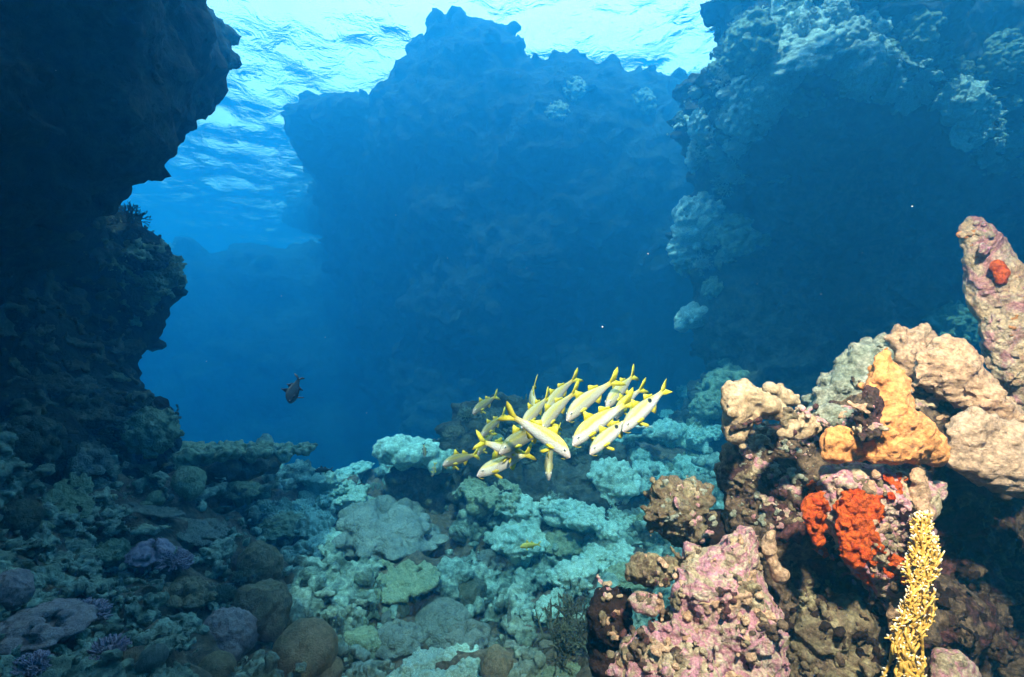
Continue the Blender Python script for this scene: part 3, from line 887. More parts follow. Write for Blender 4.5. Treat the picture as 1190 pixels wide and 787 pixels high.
# ---------------------------------------------------------------- rubble and low growth on the seabed
def rubble():
    rng = np.random.default_rng(31)
    mb = MB()
    base = []
    for sub in (1, 2, 3):
        v, f = ico(sub)
        row = []
        for j in range(7):
            q = v.copy()
            for a in range(9):                # chip the ball with flat cuts, stretch it
                d = rng.normal(size=3); d /= np.linalg.norm(d)
                t = q @ d; c = rng.uniform(.45, .85)
                q = q - np.clip(t - c, 0, None)[:, None] * d * .9
            q += rng.normal(size=q.shape) * (.05 if sub > 1 else .1)
            row.append((q, f))
        base.append(row)
    mb2 = MB()
    for i in range(7500):
        px = rng.uniform(-40, 900); py = 505 + 290 * rng.random() ** .75
        if any(abs(px - a[0]) < a[2] * .95 and abs(py - a[1]) < a[2] * a[6].get('sq', 1) * .8 for a in CORALS): continue
        h = hit(px, py, trees=TREES[:1])
        if h is None: continue
        p = h[0]; d = p.dot(FWD)
        if d > 14: continue
        left = px < 330 - (py - 700) * .3 and py > 560
        k = (1.6 + 15 * rng.random() ** 3.5) if left else (3 + 24 * rng.random() ** 2.6)
        s = k * d / FP
        B = mb if d < 3.2 else mb2
        t = rng.random()
        E = Matrix.Rotation(rng.random() * 6.28, 3, 'Z') @ Matrix.Rotation(rng.normal() * .6, 3, 'X')
        E3 = np.array(E).T
        if t < .35 and k > 4:                 # knobbly head
            for j in range(int(rng.integers(8, 18))):
                q = p + E @ Vector((rng.normal() * .7 * s, rng.normal() * .55 * s, abs(rng.normal()) * .45 * s))
                B.ball(q, s * rng.uniform(.16, .36), 1)
        elif t < .6 and k > 4:                # ragged shelf
            for j in range(int(rng.integers(6, 12))):
                q = p + E @ Vector((rng.normal() * .75 * s, rng.normal() * .6 * s, s * .3 + rng.normal() * .06 * s))
                B.ball(q, (s * rng.uniform(.35, .6), s * rng.uniform(.3, .5), s * .16), 1, E)
        else:
            v, f = base[1 if k < 10 else 2][int(rng.integers(7))]
            q = (v * np.array([s * 1.35, s * rng.uniform(.45, 1.0), s * rng.uniform(.25, .8)])) @ E3 + np.array(p)
            B.add(q, f)
    me = bake(mb.mesh('coral_rubble'), .0085, [('CLOUDS', .10, .07, .5), ('CLOUDS', .035, .04, .5), ('CLOUDS', .014, .014, .5)])
    tag(link('coral_rubble', me, M['rubble']), kind='stuff')
    me = bake(mb2.mesh('coral_rubble'), .022, [('CLOUDS', .25, .16, .5), ('CLOUDS', .08, .09, .5), ('CLOUDS', .03, .03, .5)])
    tag(link('coral_rubble', me, M['growth']), kind='stuff')
rubble()
# ---------------------------------------------------------------- the near outcrop on the right
M['crust'] = reef_mat('encrusted_rock', [(.03, .018, .016), (.16, .06, .06), (.05, .03, .022), (.24, .16, .10), (.06, .03, .027), (.15, .07, .07)], 9, 90, .9, .012, pit=.6)
M['pinkrock'] = reef_mat('pink_encrusted_rock', [(.30, .20, .12), (.62, .47, .30), (.56, .43, .27), (.66, .26, .34), (.68, .54, .37), (.56, .22, .28), (.60, .48, .32)], 10, 110, 1.0, .012, pit=.5, mot=.45, motc=(.22, .12, .09))
M['cave'] = reef_mat('shaded_brown_rock', [(.014, .009, .008), (.035, .018, .014), (.022, .015, .012), (.07, .028, .028)], 7, 80, .9, .012)  # brown rock with the shade darkened into its colours
M['peach'] = reef_mat('peach_smooth_coral', [(.50, .28, .165), (.60, .36, .215), (.64, .40, .25), (.50, .34, .22)], 9, 95, 1.0, .010, pit=.5, mot=.65, motc=(.30, .15, .10))
M['slab'] = reef_mat('pale_slab_coral', [(.48, .31, .20), (.58, .38, .25), (.56, .40, .28)], 11, 95, 1.0, .010, pit=.5, mot=.6, motc=(.28, .19, .13))
M['orange'] = reef_mat('orange_sponge_skin', [(.80, .30, .085), (.84, .35, .12), (.70, .33, .14)], 10, 100, 1.0, .010, pit=.42, mot=.5, motc=(.45, .17, .05))
M['red'] = reef_mat('red_sponge_skin', [(.80, .085, .012), (.88, .15, .022), (.66, .05, .010)], 22, 120, 1.0, .012, pit=.55)
M['ridge'] = reef_mat('green_grey_ridge', [(.16, .18, .13), (.30, .32, .24), (.46, .44, .34), (.20, .22, .16)], 14, 110, .9, .012)
M['finger'] = reef_mat('cream_finger_coral', [(.28, .17, .09), (.46, .32, .19), (.54, .41, .28)], 12, 110, .8, .008, pit=.4)
M['column'] = reef_mat('mottled_column', [(.56, .24, .22), (.72, .46, .26), (.78, .58, .38), (.60, .26, .27), (.74, .52, .28)], 9, 120, 1.0, .014, pit=.45, mot=.6, motc=(.34, .12, .10))
M['mossrock'] = reef_mat('mossy_brown_rock', [(.10, .08, .05), (.30, .24, .14), (.20, .13, .08), (.44, .36, .20), (.26, .14, .11)], 12, 110, .9, .012)

def part_mesh(outs, voxel, disp, seed, lumps=()):
    rng = np.random.default_rng(seed)
    b = []
    for (poly, depth, rmax, rmin, step, jit) in outs:
        b += inflate(poly, depth, rmax, rmin, step, rng, jit, overlap=.4)
    me = bake(balls_mesh(b), voxel * 1.5)
    for (n, size, ub, fl_) in lumps: me = add_lumps(me, n, rng, size, ub, fl_)
    return bake(me, voxel, disp)
def near(name, label, cat, mat, outs, voxel=.006, disp=(), seed=1, lumps=(), reg=True):
    o = tag(link(name, part_mesh(outs, voxel, disp, seed, lumps), M[mat]), label, cat)
    if reg:
        register(o)
        if mat in ('orange', 'red', 'peach', 'slab'): KEEP.append(TREES[-1])
    return o
KEEP = []
ROUGH = [('CLOUDS', .09, .05, .5), ('CLOUDS', .03, .022, .5), ('VORONOI', .022, .010, .5)]
SOFT = [('CLOUDS', .06, .018, .5), ('CLOUDS', .02, .009, .5)]
FINE = [('CLOUDS', .07, .034, .5), ('CLOUDS', .022, .014, .5)]

core = [(842, 520), (860, 500), (905, 490), (940, 480), (985, 450), (1030, 430), (1080, 440), (1130, 470), (1200, 520), (1420, 560), (1420, 1000), (800, 1000), (820, 760), (850, 660), (845, 600), (836, 560)]
near('reef_outcrop', 'dark encrusted rock carrying the orange and red sponges in the right foreground', 'rock', 'crust',
     [(core, lambda x, y: 1.52 + (.22 if x > 1085 and y > 540 else 0), 70, 6, 6, .06)], .0075, ROUGH, 41, [(260, (.012, .05), .5, .7)])
near('cave_rock', 'dark brown rock face in shadow under the pale slab, lower right corner', 'rock', 'cave',
     [([(1090, 570), (1150, 560), (1420, 600), (1420, 1000), (1085, 1000), (1080, 700)], 1.72, 60, 6, 6, .04)], .008, ROUGH, 42)
near('teal_ridge', 'green grey bumpy ridge of coral rising behind the orange sponge', 'coral', 'ridge',
     [([(935, 480), (955, 452), (975, 430), (985, 412), (1005, 398), (1030, 396), (1045, 410), (1045, 470), (1000, 500), (945, 500)], 1.52, 26, 4, 4, .04)], .006, ROUGH, 43, [(90, (.008, .025), .8, .8)])
near('knobbly_coral', 'pale peach coral with knobs at the very top of the outcrop', 'coral', 'peach',
     [([(1036, 440), (1040, 378), (1048, 370), (1054, 384), (1070, 378), (1082, 384), (1092, 398), (1092, 450)], 1.46, 16, 3, 3, .02)], .005, FINE, 44, [(40, (.008, .02), .5, .9)])
near('lobed_coral', 'large smooth peach lobe of coral sloping down towards the right edge', 'coral', 'peach',
     [([(1060, 430), (1072, 408), (1096, 392), (1106, 388), (1128, 408), (1142, 432), (1165, 458), (1192, 486), (1200, 505), (1150, 492), (1105, 470), (1066, 452)], lambda x, y: 1.33 - max(0, x - 1100) * .0008, 36, 4, 4, .02)], .005, FINE, 45, [(170, (.005, .015), .3, .7)])
near('slab_coral', 'pale grey slab of coral overhanging the dark hollow at the right edge', 'coral', 'slab',
     [([(1118, 480), (1150, 482), (1200, 492), (1300, 530), (1300, 600), (1200, 582), (1150, 566), (1110, 548), (1098, 538), (1108, 510)], lambda x, y: 1.20 - max(0, x - 1120) * .0004, 32, 4, 4, .02)], .005, FINE, 46, [(150, (.005, .014), .2, .7)])
o = near('reef_column', 'tall leaning pink and tan column of coral rock at the right edge', 'coral', 'column',
     [([(1116, 262), (1128, 250), (1142, 250), (1156, 272), (1190, 316), (1260, 400), (1310, 560), (1200, 520), (1188, 484), (1160, 440), (1146, 400), (1132, 352), (1124, 305)], 1.45, 36, 4, 4, .01)], .005,
     [('CLOUDS', .07, .03, .5), ('CLOUDS', .022, .014, .5)], 47)
near('finger_coral', 'stubby cream finger coral on the left shoulder of the outcrop', 'coral', 'finger',
     [([(836, 450), (846, 440), (856, 444), (866, 440), (880, 450), (905, 462), (920, 478), (915, 492), (880, 486), (862, 520), (842, 515)], 1.34, 13, 4, 3, .03),
      ([(884, 448), (894, 443), (915, 452), (932, 464), (930, 474), (908, 470), (888, 460)], 1.42, 11, 4, 3, .01)], .0045, SOFT, 48, [(26, (.008, .016), .2, .9)])
near('nubby_coral', 'small cream nubby coral between finger coral and orange sponge', 'coral', 'finger',
     [([(898, 508), (915, 484), (935, 478), (950, 488), (950, 508), (925, 514)], 1.24, 12, 4, 3, .015)], .0045, SOFT, 49, [(24, (.006, .013), .6, .9)])
near('coral_ledge', 'bluish grey ledge behind the small nubby coral', 'coral', 'ridge',
     [([(930, 478), (950, 468), (985, 472), (1003, 486), (1003, 502), (960, 500)], 1.34, 14, 3, 3, .02)], .005, FINE, 50)
near('orange_sponge', 'orange peaked sponge plate with flat lower edge, middle of the outcrop', 'sponge', 'orange',
     [([(1006, 448), (1016, 428), (1026, 414), (1042, 424), (1054, 446), (1060, 478), (1082, 490), (1104, 520), (1094, 538), (1060, 540), (1002, 534), (1003, 490)], 1.17, 22, 3, 3, .012), ([(1014, 444), (1020, 410), (1028, 396), (1038, 408), (1048, 442), (1038, 456)], 1.165, 9, 2, 2, .004)], .004, FINE, 51, [(130, (.004, .010), .2, .7)])
near('sponge_lobe', 'small tan orange lobe directly left of the orange peaked sponge', 'sponge', 'orange',
     [([(952, 520), (958, 502), (980, 496), (1008, 500), (1010, 536), (975, 540), (955, 536)], 1.19, 9, 3, 3, .01)], .004, FINE, 52)
near('maroon_crust', 'wine red encrusted rock framed by the orange sponge peak', 'rock', 'crust',
     [([(1001, 452), (1012, 444), (1026, 456), (1036, 474), (1034, 496), (1022, 508), (1003, 514), (998, 480)], 1.150, 12, 3, 3, .012)], .005, ROUGH, 53)
near('pink_pillar', 'pink and brown encrusted pillar under the orange sponge', 'rock', 'pinkrock',
     [([(962, 536), (1000, 534), (1085, 540), (1082, 580), (1076, 640), (1060, 700), (1040, 720), (1010, 690), (985, 660), (958, 610), (950, 560)], 1.24, 40, 4, 4, .02)], .006, ROUGH, 54, [(80, (.006, .02), 0, .8)])
near('red_sponge', 'bright red sponge patch on the pink pillar, larger of two', 'sponge', 'red',
     [([(976, 576), (1000, 568), (1024, 574), (1030, 596), (1016, 616), (1012, 648), (996, 662), (978, 652), (972, 610)], 1.172, 9, 3, 3, .008)], .004, [('CLOUDS', .03, .018, .5), ('VORONOI', .014, .008, .5)], 55, [(60, (.004, .009), 0, .9)])
near('red_sponge', 'narrow red sponge strip left of the larger red patch', 'sponge', 'red',
     [([(930, 584), (944, 572), (958, 566), (958, 600), (956, 640), (942, 632), (934, 606)], 1.20, 7, 3, 3, .008)], .004, [('CLOUDS', .03, .014, .5), ('VORONOI', .014, .007, .5)], 56, [(24, (.004, .008), 0, .9)])
near('red_sponge', 'small red sponge spot beside the top of the yellow fire coral', 'sponge', 'red',
     [([(1030, 662), (1044, 642), (1050, 646), (1042, 664), (1034, 670)], 1.17, 6, 2, 2, .004)], .004, FINE, 57)
near('red_sponge', 'red sponge spot on the tall leaning column', 'sponge', 'red',
     [([(1152, 308), (1160, 302), (1168, 312), (1172, 328), (1164, 330), (1156, 320)], 1.384, 6, 2, 2, .004)], .0035, FINE, 58)
near('tan_pillar', 'slim tan pillar of coral above the yellow fire coral', 'coral', 'peach',
     [([(1056, 548), (1072, 540), (1080, 552), (1078, 600), (1070, 612), (1058, 590)], 1.15, 10, 3, 3, .006)], .004, FINE, 59)
near('overhang_boulder', 'pink brown boulder sticking out left of the outcrop', 'rock', 'mossrock',
     [([(745, 598), (756, 570), (780, 556), (806, 556), (828, 572), (826, 592), (815, 622), (798, 642), (780, 634), (765, 618), (748, 606)], 1.46, 30, 4, 4, .02)], .006, ROUGH, 60, [(50, (.008, .022), .3, .8)])
near('neck_rock', 'dark rock joining the pink brown boulder to the outcrop', 'rock', 'cave',
     [([(800, 610), (830, 590), (870, 590), (880, 660), (830, 660), (795, 645)], 1.56, 24, 4, 4, .02)], .007, ROUGH, 61)
near('pink_ledge', 'big pink and tan encrusted ledge sloping down at the bottom of the outcrop', 'rock', 'pinkrock',
     [([(785, 680), (800, 650), (830, 636), (865, 612), (884, 616), (880, 660), (905, 700), (915, 760), (910, 900), (720, 900), (716, 770), (745, 730), (780, 720)], lambda x, y: 1.30 - max(0, y - 640) * .0004, 45, 4, 4, .03)], .0055, ROUGH, 62, [(180, (.006, .022), .4, .8)])
near('tan_stone', 'pale tan rounded stone at the upper left end of the pink ledge', 'rock', 'mossrock',
     [([(725, 668), (738, 650), (760, 644), (782, 650), (790, 668), (770, 684), (740, 684)], 1.36, 16, 4, 3, .02)], .005, ROUGH, 63, [(30, (.006, .014), .5, .9)])
near('pink_stone', 'small pink stone tucked under the pale tan stone', 'rock', 'pinkrock',
     [([(730, 690), (748, 684), (768, 690), (768, 708), (754, 718), (736, 712)], 1.31, 13, 3, 3, .01)], .005, FINE, 64)
near('grey_boulder', 'shaded brown grey boulder at the left foot of the pink ledge', 'rock', 'cave',
     [([(682, 700), (700, 680), (726, 676), (740, 700), (735, 740), (720, 900), (690, 900), (684, 740)], 1.42, 24, 4, 4, .02)], .007, ROUGH, 65)
near('brown_pillar', 'small tan and pink coral lump in the dark hollow left of the pink pillar', 'coral', 'peach',
     [([(886, 640), (892, 614), (902, 616), (908, 650), (916, 668), (904, 680), (892, 672)], 1.30, 9, 3, 3, .008)], .004, FINE, 66)
near('pink_lump', 'round pink lump at the bottom edge right of the fire coral', 'coral', 'pinkrock',
     [([(1082, 768), (1098, 754), (1120, 756), (1134, 772), (1134, 830), (1082, 830)], 1.16, 18, 3, 3, .01)], .005, FINE, 67)
near('beige_stub', 'beige stub of coral behind the fire coral', 'coral', 'peach',
     [([(1032, 712), (1040, 694), (1056, 692), (1060, 730), (1050, 760), (1036, 748)], 1.19, 10, 3, 3, .008)], .004, FINE, 68)
near('brown_mound', 'dim brown crusted mound below the red sponges', 'rock', 'mossrock',
     [([(920, 720), (950, 690), (990, 690), (1025, 720), (1030, 780), (1020, 900), (910, 900)], 1.32, 40, 4, 4, .03)], .007, ROUGH, 69, [(60, (.008, .02), .2, .8)])

# ---- fire coral: a flat net of fine branches with white tips
def fire_coral():
    rng = np.random.default_rng(77)
    m, t, b = new_mat('yellow_fire_coral')
    N = t.nodes.new; L = t.links.new
    at = N('ShaderNodeAttribute'); at.attribute_name = 'tip'
    cr = N('ShaderNodeValToRGB'); e = cr.color_ramp.elements
    e[0].position = .6; e[0].color = (.56, .31, .05, 1); e[1].position = 1.0; e[1].color = (.80, .74, .62, 1)
    L(at.outputs['Fac'], cr.inputs[0]); L(cr.outputs[0], b.inputs['Base Color'])
    b.inputs['Roughness'].default_value = .6
    mb = MB(); tips = []
    def tube(pts, rad, t0, t1):
        n0 = mb.n
        mb.tube(pts, rad, 6)
        k = mb.n - n0
        tips.extend(list(np.linspace(t0, t1, k)))
    # the fan grows upward in one sheet: stems fork again and again inside its outline
    def span(y):                              # outline of the fan: (left, right) at height y
        ks = [(820, 1012, 1086), (787, 1022, 1082), (745, 1036, 1082), (712, 1050, 1082), (690, 1060, 1082), (668, 1054, 1086), (645, 1060, 1092), (625, 1066, 1078), (600, 1068, 1076)]
        for a, b in zip(ks, ks[1:]):
            if b[0] <= y <= a[0]:
                f = (a[0] - y) / (a[0] - b[0]); return a[1] + f * (b[1] - a[1]), a[2] + f * (b[2] - a[2])
        return (1068, 1072)
    def pt(x, y, z): return P(x, y, 1.12 + z + .00022 * abs(x - 1060))
    stack = [(x0, 806 + rng.random() * 14, rng.normal(0, .15), rng.normal(0, .010), 0, .0044) for x0 in np.linspace(1028, 1080, 7)]
    for y0 in (760, 730, 700, 672): 
        a, b = span(y0)
        stack += [(rng.uniform(a + 4, b - 4), y0, rng.normal(0, .3), rng.normal(0, .010), 1, .0038) for _ in range(4)]
    n = 0
    while stack and n < 1500:
        x, y, ang, z, lv, r = stack.pop(0)
        n += 1
        l = rng.uniform(6.5, 10.5)
        x2, y2 = x + math.sin(ang) * l, y - math.cos(ang) * l
        z2 = z * .9 + rng.normal(0, .0035)
        a, b = span(y2)
        end = y2 < 602 or x2 < a - 3 or x2 > b + 3 or (lv > 3 and rng.random() < .10)
        r2 = max(.0021, r * .95)
        xm = (x + x2) / 2 + rng.normal(0, .7)
        tube([pt(x, y, z), pt(xm, (y + y2) / 2, (z + z2) / 2), pt(x2, y2, z2)], [r, (r + r2) / 2, r2 * (.75 if end else 1)], .05, 1.04 if end else .3)
        for _ in range(int(rng.integers(0, 3))):   # short side twigs
            a2 = ang + rng.choice([-1, 1]) * rng.uniform(.6, 1.2); tl = rng.uniform(3, 6)
            tube([pt(xm, (y + y2) / 2, (z + z2) / 2), pt(xm + math.sin(a2) * tl, (y + y2) / 2 - math.cos(a2) * tl, (z + z2) / 2 - rng.uniform(0, .008))], [.0023, .0015], .3, 1.02 if rng.random() < .45 else .7)
        if end: continue
        pull = .012 * ((a + b) / 2 - x2)
        if rng.random() < .36 and len(stack) < 60:
            s_ = rng.uniform(.3, .6)
            stack.append((x2, y2, ang * .6 + s_ + pull, z2, lv + 1, r2)); stack.append((x2, y2, ang * .6 - s_ + pull, z2, lv + 1, r2))
        else:
            stack.append((x2, y2, ang * .7 + rng.normal(0, .25) + pull, z2, lv + 1, r2))
    me = mb.mesh('fire_coral')
    at_ = me.attributes.new('tip', 'FLOAT', 'POINT')
    at_.data.foreach_set('value', np.array(tips[:len(me.vertices)], dtype=np.float32))
    tag(link('fire_coral', me, m), 'yellow branching fire coral with white tips at the bottom right', 'coral')
fire_coral()

# ---- low crusts and nubs that run across the seams of the outcrop
def m_red(p): return 925 < p[0] < 1035 and 555 < p[1] < 668
def crusts():
    rng = np.random.default_rng(88)
    zones = [([(962, 560), (1042, 560), (1040, 668), (966, 668)], 34, ['red']), ([(926, 556), (962, 556), (962, 644), (930, 640)], 14, ['red']),  # outline, count, materials
        ([(840, 500), (930, 470), (1000, 500), (960, 540), (930, 600), (880, 620), (846, 590)], 150, ['crust', 'ridge', 'mossrock', 'pinkrock']),
        ([(930, 500), (1000, 440), (1060, 400), (1110, 470), (1100, 500), (1040, 540), (960, 545)], 90, ['pinkrock', 'ridge', 'peach', 'crust']),
        ([(950, 540), (1085, 540), (1075, 640), (1040, 720), (960, 660)], 170, ['pinkrock', 'mossrock', 'crust', 'peach']),
        ([(700, 660), (860, 612), (900, 700), (910, 787), (700, 787)], 260, ['pinkrock', 'mossrock', 'peach', 'crust', 'finger']),
        ([(900, 640), (1030, 690), (1030, 787), (910, 787)], 120, ['mossrock', 'crust', 'cave']),
        ([(745, 560), (830, 556), (826, 630), (760, 640)], 60, ['mossrock', 'ridge', 'pinkrock']),
        ([(1120, 250), (1190, 310), (1190, 480), (1140, 400)], 40, ['column', 'pinkrock', 'column', 'orange']),
        ([(1095, 575), (1190, 600), (1190, 787), (1095, 760)], 60, ['cave', 'crust'])]
    B = {}
    for poly, n, mats in zones:
        xs = [q[0] for q in poly]; ys = [q[1] for q in poly]
        k = 0
        while k < n:
            p = (rng.uniform(min(xs), max(xs)), rng.uniform(min(ys), max(ys)))
            if not inside(p, poly): continue
            k += 1
            h = hit(p[0], p[1])
            if h is None or h[2] > 2.4: continue
            m = mats[int(rng.integers(len(mats)))]
            hr = hit(p[0], p[1], 3, KEEP)
            if m != 'red' and hr is not None and hr[2] < h[2] + .004 and (m_red(p) or rng.random() < .9): continue
            if m not in B: B[m] = MB()
            nrm = h[1] if h[1].dot(h[0]) < 0 else -h[1]
            s = (1.6 + 7.5 * rng.random() ** 2.5) * h[2] / FP
            q = nrm.to_track_quat('Z', 'Y').to_matrix() @ Matrix.Rotation(rng.random() * 6.28, 3, 'Z')
            for j in range(int(rng.integers(3, 9))):
                o = q @ Vector((rng.normal() * s * .8, rng.normal() * s * .8, -s * .05))
                B[m].ball(h[0] + o, (s * rng.uniform(.3, .75), s * rng.uniform(.3, .75), s * rng.uniform(.18, .42)), 2 if s > .008 else 1, q)
    for m in B:
        me = bake(B[m].mesh('encrusting_growth'), .0032, [('CLOUDS', .016, .012, .5), ('CLOUDS', .006, .005, .5)])
        tag(link('encrusting_growth', me, M[m]), kind='stuff')
crusts()
# ---------------------------------------------------------------- fish
def fish_mats():
    def body(name, spot, belly, mid, back, stripe):
        m, t, b = new_mat(name)
        N = t.nodes.new; L = t.links.new
        tc = N('ShaderNodeTexCoord'); sx = N('ShaderNodeSeparateXYZ')
        L(tc.outputs['Object'], sx.inputs[0])
        nz = N('ShaderNodeTexNoise'); nz.inputs['Scale'].default_value = 14
        L(tc.outputs['Object'], nz.inputs['Vector'])
        md = N('ShaderNodeMath'); md.operation = 'MULTIPLY_ADD'; md.inputs[1].default_value = .03; L(nz.outputs['Fac'], md.inputs[0]); L(sx.outputs['Z'], md.inputs[2])
        mr = N('ShaderNodeMapRange'); mr.inputs[1].default_value = -.10; mr.inputs[2].default_value = .15
        L(md.outputs[0], mr.inputs[0])
        cr = N('ShaderNodeValToRGB'); e = cr.color_ramp.elements
        e[0].position = 0; e[0].color = (*belly, 1); e[1].position = .98; e[1].color = (*back, 1)
        for p_, c_ in ((.42, belly), (.62, mid), (.71, stripe), (.82, back)):
            q = e.new(p_); q.color = (*c_, 1)
        L(mr.outputs[0], cr.inputs[0])
        out = cr.outputs[0]
        # pink snout
        ms = N('ShaderNodeMapRange'); ms.inputs[1].default_value = .36; ms.inputs[2].default_value = .52; L(sx.outputs['X'], ms.inputs[0])
        mx = N('ShaderNodeMix'); mx.data_type = 'RGBA'; L(ms.outputs[0], mx.inputs[0]); L(out, mx.inputs[6]); mx.inputs[7].default_value = (.50, .36, .33, 1)
        out = mx.outputs[2]
        # yellow tail base
        mt = N('ShaderNodeMapRange'); mt.inputs[1].default_value = -.24; mt.inputs[2].default_value = -.40; L(sx.outputs['X'], mt.inputs[0])
        my = N('ShaderNodeMix'); my.data_type = 'RGBA'; L(mt.outputs[0], my.inputs[0]); L(out, my.inputs[6]); my.inputs[7].default_value = (.72, .52, .03, 1)
        out = my.outputs[2]
        if spot:
            vd = N('ShaderNodeVectorMath'); vd.operation = 'MULTIPLY'; vd.inputs[1].default_value = (1, 0, 1.3); L(tc.outputs['Object'], vd.inputs[0])
            vl = N('ShaderNodeVectorMath'); vl.operation = 'DISTANCE'; vl.inputs[1].default_value = (-.10, 0, .075); L(vd.outputs[0], vl.inputs[0])
            mp = N('ShaderNodeMapRange'); mp.inputs[1].default_value = .030; mp.inputs[2].default_value = .042; mp.inputs[3].default_value = 1; mp.inputs[4].default_value = 0
            L(vl.outputs['Value'], mp.inputs[0])
            mq = N('ShaderNodeMix'); mq.data_type = 'RGBA'; L(mp.outputs[0], mq.inputs[0]); L(out, mq.inputs[6]); mq.inputs[7].default_value = (.012, .012, .015, 1)
            out = mq.outputs[2]
        L(out, b.inputs['Base Color'])
        b.inputs['Roughness'].default_value = .38
        b.inputs['Specular IOR Level'].default_value = .5
        v = N('ShaderNodeTexVoronoi'); v.inputs['Scale'].default_value = 46; L(tc.outputs['Object'], v.inputs['Vector'])
        bp = N('ShaderNodeBump'); bp.inputs['Strength'].default_value = .25; bp.inputs['Distance'].default_value = .01
        L(v.outputs['Distance'], bp.inputs['Height']); L(bp.outputs[0], b.inputs['Normal'])
        return m
    def plain(name, c, r=.5):
        m, t, b = new_mat(name)
        n = t.nodes.new('ShaderNodeTexNoise'); n.inputs['Scale'].default_value = 30
        tc = t.nodes.new('ShaderNodeTexCoord'); t.links.new(tc.outputs['Object'], n.inputs['Vector'])
        cr = t.nodes.new('ShaderNodeValToRGB'); e = cr.color_ramp.elements
        e[0].position = .3; e[1].position = .7
        e[0].color = (*[x * .75 for x in c], 1); e[1].color = (*c, 1)
        t.links.new(n.outputs['Fac'], cr.inputs[0]); t.links.new(cr.outputs[0], b.inputs['Base Color'])
        b.inputs['Roughness'].default_value = r
        return m
    F = {}
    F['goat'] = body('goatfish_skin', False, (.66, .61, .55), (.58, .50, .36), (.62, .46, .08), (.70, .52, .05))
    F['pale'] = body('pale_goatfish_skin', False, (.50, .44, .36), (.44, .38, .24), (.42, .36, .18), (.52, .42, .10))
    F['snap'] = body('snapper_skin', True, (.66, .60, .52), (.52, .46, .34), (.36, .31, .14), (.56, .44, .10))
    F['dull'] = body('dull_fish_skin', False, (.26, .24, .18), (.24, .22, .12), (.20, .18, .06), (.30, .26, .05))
    F['fin'] = plain('yellow_fin', (.76, .60, .03))
    F['white'] = plain('eye_white', (.7, .68, .6), .2)
    F['black'] = plain('eye_black', (.01, .01, .012), .15)
    F['darkskin'] = plain('dark_fish_skin', (.035, .045, .05))
    F['darkfin'] = plain('dark_fin', (.04, .045, .05))
    F['yellowskin'] = plain('yellow_fish_skin', (.62, .50, .05))
    F['cyanskin'] = plain('pale_blue_fish_skin', (.25, .42, .42))
    return F
F = fish_mats()

